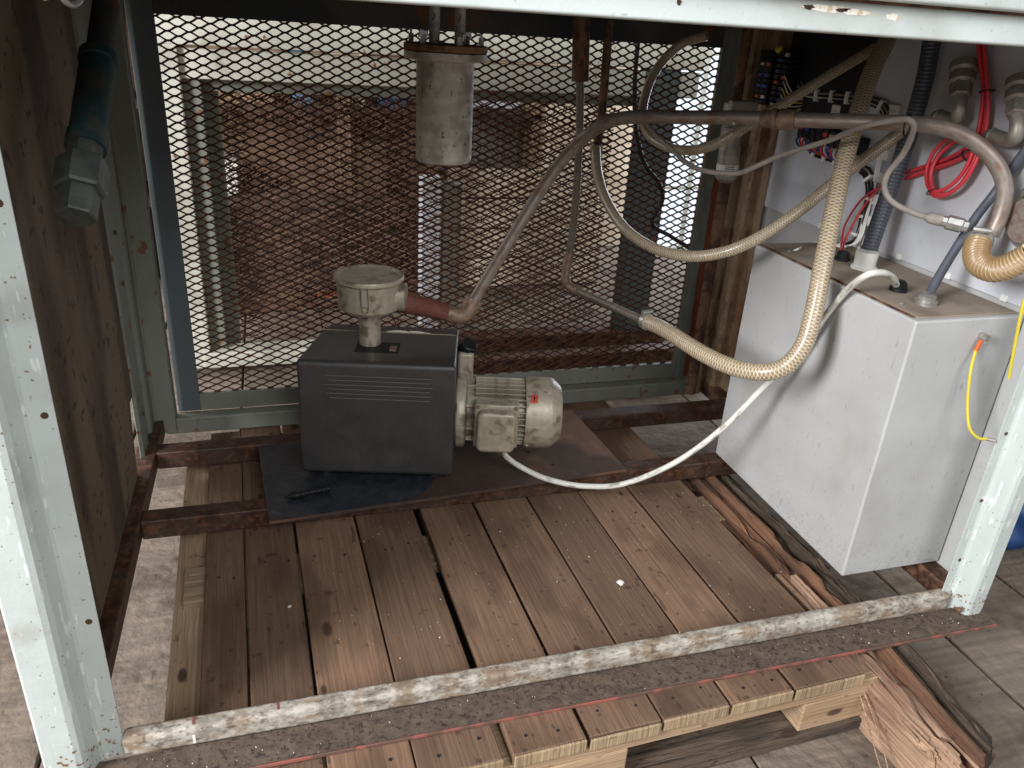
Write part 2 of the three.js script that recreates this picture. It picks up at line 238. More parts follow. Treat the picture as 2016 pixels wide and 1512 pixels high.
// ---------------------------------------------------------------- setting: floor of wide planks
const FLOOR = -0.155;
{
  const floor = new THREE.Group(); floor.name = 'floor'; floor.userData = { kind: 'structure', label: 'dusty grey brown workshop floor of wide planks', category: 'floor' }; scene.add(floor);
  const w = 0.24;
  for (let i = -14; i <= 13; i++) {
    const x0 = 1.30 + i * w - w, t = 0.03;
    for (const [z0, z1] of [[-3.4, -1.05], [-1.047, 1.9]]) {
      const g = boxUV(rb(w - rr(0.003, 0.007), t, z1 - z0, 0.003, 1), [rr(0, 3), rr(0, 5)]);
      put('plank', g, M.floor[Math.abs(i * 7 + (z0 < -2 ? 1 : 0)) % 4], floor, [x0 + w / 2, FLOOR - t / 2 - rr(0, 0.0015), (z0 + z1) / 2]);
    }
  }
  put('subfloor', boxUV(new THREE.BoxGeometry(9, 0.05, 8)), M.dark, floor, [0.5, FLOOR - 0.065, -1]);
}

// ---------------------------------------------------------------- pallet
{
  const p = thing('pallet', 'low brown wooden pallet of worn deck boards under the machine frame', 'pallet', [0.5, FLOOR, -0.34], null, 0);
  p.rotation.y = 0.034; p.position.set(0.52, FLOOR, -0.34);
  // deck boards as read along the front edge (frame x), turned with the pallet
  const top = -0.036 - FLOOR, th = 0.02, zf = 0.447, zb = -0.50;
  const edges = [[0.083, 0.143], [0.146, 0.2265], [0.2295, 0.330], [0.3335, 0.438], [0.451, 0.549], [0.553, 0.655], [0.659, 0.759], [0.763, 0.862], [0.866, 0.985]];
  edges.forEach(([a, b], i) => {
    const g0 = new RoundedBoxGeometry(b - a, th, zf - zb, 1, 0.002), pos = g0.attributes.position;
    for (let k = 0; k < pos.count; k++) { const z = pos.getZ(k), x = pos.getX(k); pos.setX(k, x + 0.0012 * Math.sin(z * 9 + i * 2)); pos.setY(k, pos.getY(k) + 0.0008 * Math.sin(z * 5 + i)); }
    const drop = [0.012, 0.004, 0, 0.001, 0, 0.001, 0, 0.0005, 0.001][i];
    const d = put('deck_board', boxUV(g0, [i * 0.37 + 0.05, i * 0.71]), M.deck[i % 5], p, [(a + b) / 2 - 0.535, top - th / 2 - drop, (zf + zb) / 2]);
    put('end_grain', boxUV(rb(b - a - 0.001, th - 0.001, 0.004, 0.0015, 1), [i * 0.2, i * 0.13]), M.deckEnd, d, [0, -0.0005, (zf - zb) / 2 + 0.0012 + 0.001 * (i % 3)]);
    for (const z of [zf - 0.028, -0.005, zb + 0.04]) for (const s of [0.28, 0.74]) {
      const nx = mix(a, b, s + rr(-0.08, 0.08)) - (a + b) / 2;
      put('nail', new THREE.CylinderGeometry(0.0021, 0.0021, 0.0012, 8), M.dark, d, [nx, th / 2 + 0.0003, z + rr(-0.012, 0.012) - (zf + zb) / 2]);
    }
  });
  for (const z of [zf - 0.045, -0.01, zb + 0.05]) {
    put('bearer', boxUV(rb(0.97, 0.02, 0.085, 0.002), [z, 0.4], true), z > 0.3 ? M.pale : M.deckEnd, p, [0.0, top - th - 0.0125, z]);
    for (const x of [-0.38, 0.02, 0.42]) {
      put('block', boxUV(rb(0.12, 0.054, 0.085, 0.003), [x, z], true), M.pale, p, [x, 0.048, z]);
      put('bottom_board', boxUV(rb(0.1, 0.02, 0.3, 0.002), [x + z, 0]), M.pale, p, [x, 0.0105, z * 0.66]);
    }
  }
  put('bottom_board', boxUV(rb(0.96, 0.019, 0.09, 0.002), [0.3, 0.1], true), M.oldWood, p, [0.0, 0.0095, zf - 0.043]);
  put('side_board', boxUV(rb(0.045, 0.02, 0.93, 0.002), [0.9, 0.2]), M.pale, p, [-0.4765, 0.0735, -0.03]);
}

// ---------------------------------------------------------------- machine frame
const frame = thing('machine_frame', 'rusty painted steel machine frame with mesh back on the pallet', 'machine frame', [0, 0, 0]);
// front rail: hollow section with a wide dirty lip
{
  const r = block('front_rail', M.rail, frame, [0.0, -0.030, -0.009], [1.205, 0.0, 0.0135], 0.007);
  const pos = new THREE.Vector3().copy(r.position);
  const lip = put('rail_lip', boxUV(new THREE.BoxGeometry(1.34, 0.006, 0.046, 120, 1, 8), [0, 0]), M.dirtFlange, r, [0.59 - pos.x, -0.033 - pos.y, 0.0335 - pos.z]);
  put('lip_edge', boxUV(rb(1.34, 0.0052, 0.0024, 0.001)), M.redEdge, r, [0.59 - pos.x, -0.0332 - pos.y, 0.0578 - pos.z]);
  for (const [x, m, y0] of [[0.0785, M.redEdge, 0], [0.0785, M.whitePlastic, -0.018], [0.176, M.redEdge, 0]])
    put('paint_mark', rb(0.0032, y0 ? 0.013 : 0.0006, y0 ? 0.0006 : 0.012, 0.0002), m, r, [x - pos.x, y0 ? -0.0175 - pos.y : 0.0003 - pos.y, y0 ? 0.0136 - pos.z : 0.0016 - pos.z], [0, 0.1, 0]);
}
// front posts
const postPts = [[-0.075, -0.02], [-0.075, 0.026], [-0.0725, 0.030], [-0.043, 0.030], [-0.038, 0.0285], [-0.0345, 0.024], [-0.0275, 0.006], [-0.024, 0.002], [-0.019, 0.0], [0.0, 0.0]];
const postUV = (g) => { const uv = g.attributes.uv; for (let i = 0; i < uv.count; i++) uv.setY(i, uv.getY(i) + 0.036); return g; };
const postL = put('front_post', postUV(profileGeo(postPts, 0.002, -0.036, 0.86)), M.post, frame);
const postR = put('front_post', postUV(profileGeo(postPts.map(([x, z]) => [1.196 - x * 0.78, z]).reverse(), 0.002, -0.036, 0.86)), M.post, frame);
for (const y of [0.17, 0.42, 0.62]) put('rivet', new THREE.CylinderGeometry(0.0035, 0.0035, 0.002, 10), M.rustSteel, postL, [-0.009, y, 0.0016], [Math.PI / 2, 0, 0]);
for (const y of [0.06, 0.17, 0.285, 0.40, 0.5]) put('rivet', new THREE.CylinderGeometry(0.003, 0.003, 0.002, 10), M.rustSteel, postR, [1.207, y, 0.0016], [Math.PI / 2, 0, 0]);
for (let k = 0; k < 4; k++) put('weld_rust', boxUV(new THREE.IcosahedronGeometry(0.0035 + 0.003 * rnd(), 1)), M.rustSteel, k < 4 ? postR : postL, k < 4 ? [1.2 + 0.034 * rnd(), -0.028 + 0.004 * k * rnd(), 0.012 + 0.02 * rnd()] : [-0.01 + 0.014 * rnd(), -0.025, 0.01 * rnd()]);
// top beam, lid and dark underside
const beam = put('top_beam', boxUV(rb(1.44, 0.03, 0.05, 0.003), [0.3, 0.1]), M.paint, frame, [0.56, 0.8065, 0.012]);
// flaked paint patches on the beam's face
function patchGeo(w, h, n, s) { const pts = []; for (let i = 0; i < n; i++) { const a = i / n * Math.PI * 2, k = 0.6 + 0.4 * hash(i, s, 1); pts.push(new THREE.Vector2(Math.cos(a) * w / 2 * k, Math.sin(a) * h / 2 * k)); } return boxUV(new THREE.ExtrudeGeometry(new THREE.Shape(pts), { depth: 0.0005, bevelEnabled: false })); }
M.primer = std({ map: tex(128, 128, (u, v) => lerp3([232, 228, 216], [206, 186, 158], smooth(0.5, 0.7, fbm(u, v, 9, 9, 561, 5))), [0.05, 0.05]), roughness: 0.7 });
M.rustSpot = std({ map: rustTex([128, 66, 34], 571), roughness: 0.85 });
for (const [x, y, w, h, m, s] of [[0.730, 0.8125, 0.07, 0.007, M.primer, 1], [0.765, 0.8115, 0.06, 0.006, M.primer, 2], [0.812, 0.8095, 0.022, 0.008, M.primer, 3], [0.712, 0.8127, 0.014, 0.005, M.rustSpot, 4], [0.748, 0.8120, 0.013, 0.004, M.rustSpot, 5], [0.5755, 0.8085, 0.006, 0.006, M.rustSpot, 6], [0.40, 0.803, 0.005, 0.004, M.rustSpot, 7]])
  put('flaked_paint', patchGeo(w, h, 17, s * 7), m, beam, [x - 0.56, y - 0.8065, m === M.primer ? 0.0248 : 0.0252]);
const lid = put('table_top', boxUV(rb(1.6, 0.05, 1.06, 0.004), [0.1, 0.2]), M.paint, frame, [0.56, 0.8475, -0.475]);
put('rust_seam', boxUV(rb(1.44, 0.0035, 0.01, 0.0015)), M.rustSteel, frame, [0.56, 0.8215, 0.0345]);
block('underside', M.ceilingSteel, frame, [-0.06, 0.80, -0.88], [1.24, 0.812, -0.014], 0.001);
// left side: brown board, bottom rail, rear post
{
  const s = new THREE.Shape(); const z0 = -0.03, z1 = 0.665;     // shape x = -z
  s.moveTo(z0 * -1 - 0.03, -0.02); s.lineTo(0.585, -0.02); s.quadraticCurveTo(0.60, 0.06, 0.622, 0.13); s.lineTo(z1, 0.13); s.lineTo(z1, 0.80); s.lineTo(0.0, 0.80); s.closePath();
  const g = new THREE.ExtrudeGeometry(s, { depth: 0.006, bevelEnabled: false }); g.rotateY(Math.PI / 2);
  put('side_board', boxUV(g), M.hardboard, frame, [-0.062, 0, -0.002]);
  block('bottom_rail', M.barSteel, frame, [-0.072, -0.034, -0.86], [-0.034, 0.0, -0.010], 0.003);
  const prof = [[-0.058, -0.655], [-0.052, -0.66], [-0.052, -0.715], [-0.056, -0.722], [-0.056, -0.75], [-0.050, -0.757], [-0.05, -0.80], [-0.045, -0.806], [-0.012, -0.806], [-0.010, -0.812], [-0.010, -0.835]].reverse();
  const rp = put('rear_post', profileGeo(prof, 0.002, -0.03, 0.80), M.paintGreyGreen, frame);
  for (const [y, z] of [[0.42, -0.69], [0.33, -0.69], [0.075, -0.69], [0.6, -0.78]]) put('bolt_head', new THREE.CylinderGeometry(0.004, 0.004, 0.003, 8), M.rustSteel, rp, [-0.0485, y, z], [0, 0, Math.PI / 2]);
}
// right side: light sheet wall, rear post, bottom rail
{
  block('side_panel', M.panelWhite, frame, [1.24, 0.452, -0.83], [1.244, 0.80, -0.005], 0.001);
  block('lower_side_panel', M.boxGrey, frame, [1.2465, -0.03, -0.83], [1.25, 0.80, -0.01], 0.001);
  block('bottom_rail', M.rustSteel, frame, [1.212, -0.034, -0.86], [1.246, 0.0, -0.010], 0.003);
  const prof = [[1.19, -0.83], [1.19, -0.812], [1.195, -0.808], [1.212, -0.808], [1.216, -0.803], [1.216, -0.775], [1.22, -0.770], [1.236, -0.770], [1.239, -0.765], [1.239, -0.735]];
  put('rear_post', profileGeo(prof, 0.002, -0.03, 0.80), M.rustPost, frame);
  for (let k = 0; k < 5; k++) put('panel_clip', rb(0.002, 0.010, 0.012, 0.001), M.whitePlastic, frame, [1.2395, 0.456, -0.10 - k * 0.11]);
}
// rear rail, cross bars
block('rear_rail', M.paintGreyGreen, frame, [-0.034, -0.038, -0.845], [1.212, -0.002, -0.812], 0.004);
block('hinge_plate', M.paintGreyGreen, frame, [0.03, -0.034, -0.8125], [0.085, -0.008, -0.808], 0.001);
block('hinge_plate', M.paintGreyGreen, frame, [1.045, -0.034, -0.8125], [1.115, -0.006, -0.808], 0.001);
for (const [z0, z1] of [[-0.475, -0.438], [-0.706, -0.668]]) {
  block('cross_bar', M.barSteel, frame, [-0.034, -0.036, z0], [1.212, 0.0, z1], 0.003);
}
// mesh back: painted frame strips and expanded metal
function expandedMetal(W, H, L, S, strandW, thick) {
  const P = [], N = [], UV = [], I = []; const rows = Math.floor(H / (S / 2)), A = S / 4, hw = strandW / 2, ht = thick / 2;
  const step = L / 12, n = Math.round(W / step);
  const prof = (x) => { const t = ((x / L) % 1 + 1) % 1; const s = Math.abs(t - 0.5) * 2, q = clamp((s - 0.5) * 1.18 + 0.5); return mix(q, q * q * (3 - 2 * q), 0.6) * 2 - 1; };
  for (let k = 0; k <= rows; k++) {
    const y0 = k * S / 2, ph = (k % 2) * 0.5 * L, base = P.length / 3;
    for (let i = 0; i <= n; i++) {
      const x = i * step, w = prof(x + ph), y = y0 + A * w, sl = A * (prof(x + ph + step * 0.5) - prof(x + ph - step * 0.5)) / step, sn = Math.hypot(1, sl), px = -sl / sn, py = 1 / sn, th = 0.56 - 0.26 * Math.tanh(sl * 5), ct = Math.cos(th), st = Math.sin(th);
      const zc = 0.0012 * w + 0.006 * (fbm(x / W * 0.5 + 0.1, y0 / H * 0.5 + 0.1, 6, 6, 71, 3) - 0.5);
      for (const [a, b] of [[-hw, -ht], [hw, -ht], [hw, ht], [-hw, ht]]) { const q = a * ct - b * st; P.push(x + px * q, y + py * q, zc + a * st + b * ct); UV.push(x + k * 0.013, y0 + (a > 0 ? 0.004 : 0)); }
    }
    for (let i = 0; i < n; i++) for (let q = 0; q < 4; q++) { const a = base + i * 4 + q, b = base + i * 4 + (q + 1) % 4, c = a + 4, d = b + 4; I.push(a, b, c, b, d, c); }
  }
  const g = new THREE.BufferGeometry(); g.setAttribute('position', new THREE.Float32BufferAttribute(P, 3)); g.setAttribute('uv', new THREE.Float32BufferAttribute(UV, 2)); g.setIndex(I);
  const f = g.toNonIndexed(); f.computeVertexNormals(); return f;
}
const MZ = -0.85, meshGeo = expandedMetal(1.104, 0.728, 0.0360, 0.0153, 0.0034, 0.0013);
{
  const back = new THREE.Group(); back.name = 'mesh_back'; frame.add(back); back.position.set(0.036, 0.034, MZ);
  const mm = put('expanded_mesh', meshGeo, M.rustMesh, back, [0, 0, -0.002]); mm.userData.kind = 'stuff';
  const rust = tex(256, 1024, (u, v) => {           // right strip: a flaking run of rust with its own ragged edge
    let c = mul3([116, 122, 112], 0.85 + 0.3 * fbm(u, v, 6, 20, 581, 5)); const e = 0.56 + 0.28 * (fbm(u, v, 2, 7, 583, 5) - 0.5) + (v > 0.72 ? (v - 0.72) * 3 : 0);
    if (u > e) c = mul3(lerp3([104, 54, 30], [136, 76, 44], fbm(u, v, 8, 30, 587, 5)), 0.85 + 0.3 * fbm(u, v, 30, 90, 589, 3)); return c;
  }, [0.056, 0.8]);
  M.stripRust = std({ map: rust, roughness: 0.75, bumpMap: bumpFine, bumpScale: 0.0005 });
  const L = block('mesh_frame', M.paintBlue, frame, [-0.008, -0.002, MZ - 0.004], [0.036, 0.80, MZ + 0.006], 0.001); back.attach(L);
  const R = put('mesh_frame', rb(0.056, 0.802, 0.01, 0.001), M.stripRust, frame, [1.168, 0.399, MZ + 0.001]); back.attach(R);
  { const p = R.geometry.attributes.position, uv = R.geometry.attributes.uv; for (let i = 0; i < p.count; i++) uv.setXY(i, p.getX(i) + 0.028, p.getY(i) + 0.4); }
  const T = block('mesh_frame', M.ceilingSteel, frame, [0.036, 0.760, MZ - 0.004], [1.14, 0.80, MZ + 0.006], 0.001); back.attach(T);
  const B = block('mesh_frame', M.paintGreyGreen, frame, [0.036, -0.002, MZ - 0.004], [1.14, 0.036, MZ + 0.006], 0.001); back.attach(B);
}

// ---------------------------------------------------------------- weathered timber beside the pallet
{
  const t = thing('timber_beam', 'cracked weathered timber beam with a split pale end lying beside pallet', 'timber', [1.0505, FLOOR, -0.17], null, 0.036);
  const L = 0.80, W = 0.106, Hh = 0.121;
  // body: two long halves along a crack; the left half is freshly split and pale towards the near end
  function baulk(x0, x1, z0, z1, seedB, tall) {
    const nx = 7, nz = 90, g0 = new THREE.BoxGeometry(x1 - x0, tall, z1 - z0, nx, 5, nz), p = g0.attributes.position; g0.translate((x0 + x1) / 2, tall / 2, (z0 + z1) / 2);
    for (let i = 0; i < p.count; i++) {
      let x = p.getX(i), y = p.getY(i), z = p.getZ(i); x += (x < (x0 + x1) / 2 ? 1 : -0.3) * 0.005 * smooth(0.35, 0.75, fbm(y * 3 + 3, z * 1.2 + 1, 24, 9, 603 + seedB, 3)); const wob = 0.003 * (fbm(z * 1.4 + 4, seedB * 0.1, 8, 5, 601 + seedB, 4) - 0.5);
      const ridge = fbm(x * 3 + 4, z * 0.35 + 2, 36, 6, 607 + seedB, 3), dent = smooth(0.5, 0.8, fbm(x * 4 + 1, z * 1.3 + 7, 9, 9, 611 + seedB, 4));
      if (y > tall * 0.5) y -= 0.009 * ridge + 0.014 * dent + 0.022 * smooth(0.18, 0.4, z);
      if (Math.abs(z - z1) < 1e-4) z += 0.03 * (fbm(x * 9 + 3, y * 6 + 5, 8, 6, 617 + seedB, 3) - 0.5);
      p.setXYZ(i, x + wob, y, z);
    }
    return boxUV(g0, [seedB * 0.31, 0], false, true);
  }
  // torn into long strips of uneven height with dark gaps between; the near left strips are freshly split
  const cuts = [-W / 2, -0.040, -0.027, -0.011, 0.005, 0.019, 0.036, W / 2]; let sp = null;
  cuts.slice(0, -1).forEach((x0, i) => {
    const x1 = cuts[i + 1] - 0.0012, hgt = Hh + [-0.022, -0.006, -0.014, 0.002, -0.008, 0.004, -0.012][i], near = [0.375, 0.40, 0.365, 0.41, 0.395, 0.40, 0.385][i];
    if (i < 3) {
      put('torn_strip', creased(baulk(x0, x1, -L / 2 + 0.02 * i, 0.02 + 0.02 * i, 11 + i * 3, hgt), 0.6), M.tornWood, t);
      const q = put('split_strip', creased(baulk(x0, x1, 0.018 + 0.02 * i, near, 21 + i * 3, hgt + 0.004), 0.6), M.splitWood, t); sp = sp ?? q;
    } else put('beam_strip', creased(baulk(x0, x1, -L / 2 + 0.012 * i, near, 31 + i * 3, hgt), 0.6), i === 3 ? M.tornWood : M.oldWood, t);
  });
  for (let k = 0; k < 34; k++) {       // long flat slivers standing off the split face
    const z0 = 0.06 + 0.18 * rnd(), len = 0.10 + 0.15 * rnd(), x = mix(-W / 2 + 0.002, -0.014, rnd()), y = Hh - 0.016 - 0.018 * rnd() - 0.02 * smooth(0.18, 0.4, z0 + len);
    const n = 8, P3 = [], I3 = []; for (let i = 0; i <= n; i++) { const f = i / n, w = 0.0028 * Math.sin(Math.PI * clamp(f * 0.9 + 0.08)) * (0.6 + hash(k, i, 4)); const zz = z0 + len * f, xx = x + 0.004 * Math.sin(f * 2 + k), yy = y + 0.008 * (1 - f) + 0.004 * Math.sin(f * 3 + k); P3.push(xx - w, yy, zz, xx + w, yy + 0.001, zz, xx, yy - 0.004, zz); }
    for (let i = 0; i < n; i++) for (let q = 0; q < 3; q++) { const a = i * 3 + q, c = i * 3 + (q + 1) % 3; I3.push(a, a + 3, c, c, a + 3, c + 3); }
    const g = new THREE.BufferGeometry(); g.setAttribute('position', new THREE.Float32BufferAttribute(P3, 3)); g.setIndex(I3); put('splinter', creased(boxUV(g)), M.splitWood, sp);
  }
  for (const pts of [[[-0.05, 0.085, 0.20], [-0.066, 0.065, 0.26], [-0.082, 0.02, 0.33], [-0.088, 0.003, 0.365]], [[-0.048, 0.085, 0.19], [-0.06, 0.07, 0.26], [-0.074, 0.03, 0.33], [-0.082, 0.003, 0.36]]])
    put('splinter', tubeGeo(pts, 0.0012, 16, 5), M.splitWood, sp);
}

// ---------------------------------------------------------------- mounting plate, pump
{
  const t = thing('mounting_plate', 'rust brown steel mounting plate bolted on the cross bars', 'plate', [0.4955, 0.0, -0.545], null, 0.068);
  const s = new THREE.Shape(); s.moveTo(-0.335, -0.132); s.lineTo(0.335, -0.132); s.lineTo(0.335, 0.132); s.lineTo(-0.335, 0.132); s.closePath();
  for (const [x, z] of [[-0.32, -0.12], [-0.318, 0.115], [-0.29, -0.115], [0.31, -0.11], [0.30, 0.118], [0.17, -0.02], [0.2, -0.08], [0.145, -0.095]]) { const h = new THREE.Path(); h.absarc(x, z, 0.0045, 0, Math.PI * 2); s.holes.push(h); }
  const g = new THREE.ExtrudeGeometry(s, { depth: 0.0055, bevelEnabled: false }); g.rotateX(-Math.PI / 2);
  put('plate', boxUV(g), M.plate, t, [0, 0.0005, 0]);
  // black oily film with a ragged outline
  const o = []; for (let i = 0; i < 60; i++) { const a = i / 60 * 6.283, k = 0.86 + 0.2 * fbm(i / 60, 0.3, 7, 3, 621, 4); let x = -0.205 + Math.cos(a) * 0.20 * k, z = Math.sin(a) * 0.18 * k; x = clamp(x, -0.334, 0.3); z = clamp(z, -0.131, 0.131); o.push(new THREE.Vector2(x, -z)); }
  const og = new THREE.ExtrudeGeometry(new THREE.Shape(o), { depth: 0.0006, bevelEnabled: false }); og.rotateX(-Math.PI / 2);
  put('oil_film', boxUV(og), M.oil, t, [0, 0.0061, 0]);
}
{
  const t = thing('screw_spike', 'black oily threaded spike lying on the mounting plate', 'spike', [0.215, 0.0128, -0.452], null, 0.2);
  put('thread', latheBetween([[0, 0], [0.005, 0], ...Array.from({ length: 16 }, (_, i) => [i % 2 ? 0.0062 : 0.0048, 0.002 + i * 0.0038]), [0, 0.062]], [0, 0, 0], [0.062, 0, 0], 12), M.black, t);
  put('tip', latheBetween([[0, 0], [0.009, 0], [0, 0.02]], [0, 0, 0], [-0.02, 0, 0], 12), M.black, t);
}
{
  const yaw = -0.253, t = thing('vacuum_pump', 'dark grey boxy vacuum pump with finned electric motor on mounting plate', 'vacuum pump', [0.387, 0.0067, -0.582], null, yaw);
  const H0 = 0.014, H1 = 0.229;
  // housing: sloped rear top
  const s = new THREE.Shape(); s.moveTo(-0.095, H0); s.lineTo(0.088, H0); s.quadraticCurveTo(0.095, H0, 0.095, H0 + 0.007); s.lineTo(0.095, H1 - 0.007); s.quadraticCurveTo(0.095, H1, 0.088, H1); s.lineTo(-0.045, H1 + 0.001); s.lineTo(-0.088, H1 - 0.003); s.quadraticCurveTo(-0.095, H1 - 0.005, -0.095, H1 - 0.014); s.closePath();
  const g = new THREE.ExtrudeGeometry(s, { depth: 0.262, bevelEnabled: true, bevelSize: 0.004, bevelThickness: 0.005, bevelSegments: 3, curveSegments: 6 }); g.translate(0, 0, -0.131); g.rotateY(-Math.PI / 2); { const p = g.attributes.position; for (let i = 0; i < p.count; i++) { const x = p.getX(i), z = p.getZ(i); if (x < 0) p.setX(i, x + 0.026 * clamp((0.095 - z) / 0.19) * (-x / 0.136)); } }
  const hous = put('housing', creased(boxUV(g)), M.pumpGrey, t);
  for (let k = 0; k < 6; k++) put('louvre_line', rb(0.185 - (k % 2) * 0.01, 0.0014, 0.0024, 0.0006, 1), M.louvre, hous, [0.005, H1 - 0.022 - k * 0.0085, 0.0996]);
  put('cover_seam', rb(0.262, 0.0015, 0.002, 0.0005, 1), M.motor, hous, [0, H1 + 0.0052, -0.046]);
  put('port_recess', rb(0.078, 0.0012, 0.05, 0.0005, 1), M.black, hous, [-0.006, H1 + 0.0042, 0.028]);
  put('port_block', rb(0.012, 0.004, 0.02, 0.001, 1), M.bronze, hous, [0.022, H1 + 0.0062, 0.035]);
  for (const [x, z] of [[-0.072, -0.03], [0.052, -0.026]]) put('bolt_hole', new THREE.CylinderGeometry(0.006, 0.006, 0.001, 14), M.black, hous, [x, H1 + 0.0043, z]);
  for (let k = 0; k < 5; k++) put('sealant', patchGeo(0.02 + 0.02 * hash(k, 5, 5), 0.012, 13, k + 30), M.primer, hous, [0.012 + 0.014 * k, H1 + 0.0046 - 0.0004 * (k % 2), -0.050 - 0.006 * (k % 2)], [-Math.PI / 2, 0, 0]);
  for (const x of [-0.1, 0.1]) for (const z of [-0.07, 0.07]) put('foot', new THREE.CylinderGeometry(0.012, 0.014, 0.014, 14), M.black, t, [x, 0.007, z]);
  // exhaust box at the rear right with a dark cap
  const ex = put('exhaust_box', boxUV(rb(0.03, 0.11, 0.07, 0.008, 3)), M.motor, t, [0.152, 0.158, -0.045]);
  put('filler_cap', rodGeo([0, 0.05, 0.012], [0.006, 0.068, 0.018], 0.017, 0.016, 20, 0.002), M.black, ex);
  // motor along local +x
  const my = 0.102, motor = put('motor_body', rodGeo([0.172, my, 0], [0.268, my, 0], 0.050, 0.050, 36), M.motor, t);
  put('motor_flange', latheBetween([[0, 0], [0.069, 0], [0.0715, 0.003], [0.0715, 0.014], [0.069, 0.018], [0.060, 0.020], [0.052, 0.022], [0.048, 0.036], [0, 0.036]], [0.137, my, 0], [0.173, my, 0], 40), M.motor, t);
  for (let k = 0; k < 8; k++) { const a = k / 8 * 6.283 + 0.2; put('flange_rib', boxUV(rb(0.02, 0.010, 0.006, 0.0015, 1)), M.motor, t, [0.163, my + Math.cos(a) * 0.0545, Math.sin(a) * 0.0545], [a, 0, 0]); }
  const finG = boxUV(rb(0.094, 0.0155, 0.0022, 0.0008, 1));
  for (let k = 0; k < 34; k++) { const a = k / 34 * 6.283 + 0.05; put('cooling_fin', finG, M.motor, motor, [0.220, my + Math.cos(a) * 0.0562, Math.sin(a) * 0.0562], [a, 0, 0]); }
  const cowl = put('fan_cowl', latheBetween([[0.062, 0], [0.0675, 0.0005], [0.0685, 0.003], [0.0680, 0.046], [0.066, 0.054], [0.053, 0.068], [0.049, 0.070], [0, 0.070]], [0.266, my, 0], [0.336, my, 0], 48), M.motor, t);
  for (const a of [0.7, 2.3, 3.9, 5.5]) put('cowl_screw', rodGeo([0.272, my + Math.cos(a) * 0.0675, Math.sin(a) * 0.0675], [0.272, my + Math.cos(a) * 0.0705, Math.sin(a) * 0.0705], 0.0032, 0.0028, 10), M.zinc, cowl);
  // red direction label wrapped on the cowl, with a black arrow
  const lg = new THREE.CylinderGeometry(0.0690, 0.0690, 0.0135, 8, 1, true, 0, 0.23); lg.rotateZ(-Math.PI / 2);
  const lab = put('direction_label', lg, std({ map: tex(64, 64, (u, v) => { const x = Math.abs(v - 0.5), bar = u > 0.40 && u < 0.86 && x < 0.07, head = u > 0.12 && u <= 0.44 && x < (u - 0.12) * 0.62; return bar || head ? [34, 26, 24] : mul3([196, 62, 46], 0.9 + 0.15 * fbm(u, v, 8, 8, 661, 3)); }, [1, 1]), roughness: 0.5 }), cowl, [0.281, my, 0], [-0.93, 0, 0]);
  put('scuff', rb(0.016, 0.0012, 0.0012, 0.0004, 1), M.bronze, cowl, [0.305, my + 0.058, 0.0345], [0.0, 0.5, -0.5]);
  // terminal box on the front
  const tb = put('terminal_box', boxUV(rb(0.08, 0.088, 0.026, 0.004, 2)), M.motor, t, [0.212, my + 0.008, 0.070]);
  const cap = new THREE.Shape(); { const w = 0.029, h = 0.034, r = 0.008; cap.moveTo(-w + r, -h); cap.lineTo(w - r, -h); cap.quadraticCurveTo(w, -h, w, -h + r); cap.lineTo(w, h - r); cap.quadraticCurveTo(w, h, w - r, h); cap.lineTo(-w + r, h); cap.quadraticCurveTo(-w, h, -w, h - r); cap.lineTo(-w, -h + r); cap.quadraticCurveTo(-w, -h, -w + r, -h); }
  put('terminal_lid', creased(boxUV(new THREE.ExtrudeGeometry(cap, { depth: 0.012, bevelEnabled: true, bevelSize: 0.006, bevelThickness: 0.006, bevelSegments: 3, curveSegments: 5 }))), M.motor, tb, [0, -0.004, 0.014]);
  for (const [x, y] of [[-0.034, 0.039], [0.034, 0.039], [0.034, -0.039], [-0.034, -0.039]]) put('lid_screw', new THREE.CylinderGeometry(0.0035, 0.0035, 0.003, 10), M.bronze, tb, [x, y, 0.0135], [Math.PI / 2, 0, 0]);
  put('cable_gland', latheBetween([[0, 0], [0.0075, 0], [0.0075, 0.004], [0.010, 0.004], [0.010, 0.011], [0.0085, 0.018], [0, 0.018]], [0.012, -0.061, 0], [0.012, -0.043, 0], 8), M.bronze, tb);
  // inlet filter
  const f = new THREE.Group(); f.name = 'inlet_filter'; t.add(f); f.position.set(-0.022, 0, 0.010); f.scale.set(0.93, 1, 0.93);
  put('stem', latheBetween([[0, 0], [0.0205, 0], [0.0205, 0.036], [0.0195, 0.0365], [0.0195, 0.038], [0.0205, 0.0385], [0.0205, 0.041], [0.022, 0.0415], [0.0225, 0.068], [0, 0.07]], [0, H1 + 0.004, 0], [0, H1 + 0.074, 0], 28), M.motor, f);
  put('canister', latheBetween([[0, 0], [0.03, 0], [0.053, 0.003], [0.0585, 0.009], [0.0605, 0.05], [0.062, 0.056], [0, 0.056]], [0, H1 + 0.069, 0], [0, H1 + 0.125, 0], 48), M.motor, f);
  put('lid', creased(boxUV(latheBetween([[0, 0.003], [0.052, 0.003], [0.056, 0.0035], [0.060, 0.0075], [0.0645, 0.0075], [0.066, 0.005], [0.066, 0.0005], [0.0635, -0.002], [0.06, -0.002], [0, -0.002]].reverse(), [0, H1 + 0.127, 0], [0, H1 + 0.14, 0], 48))), M.motor, f);
  put('outlet_boss', rodGeo([0.04, H1 + 0.098, 0.004], [0.070, H1 + 0.097, 0.006], 0.026, 0.0245, 28, 0.002), M.motor, f);
  const clip = put('clip', rb(0.003, 0.03, 0.012, 0.001, 1), M.zinc, f, [0, H1 + 0.108, 0.0625], [0, Math.PI / 2, 0]);
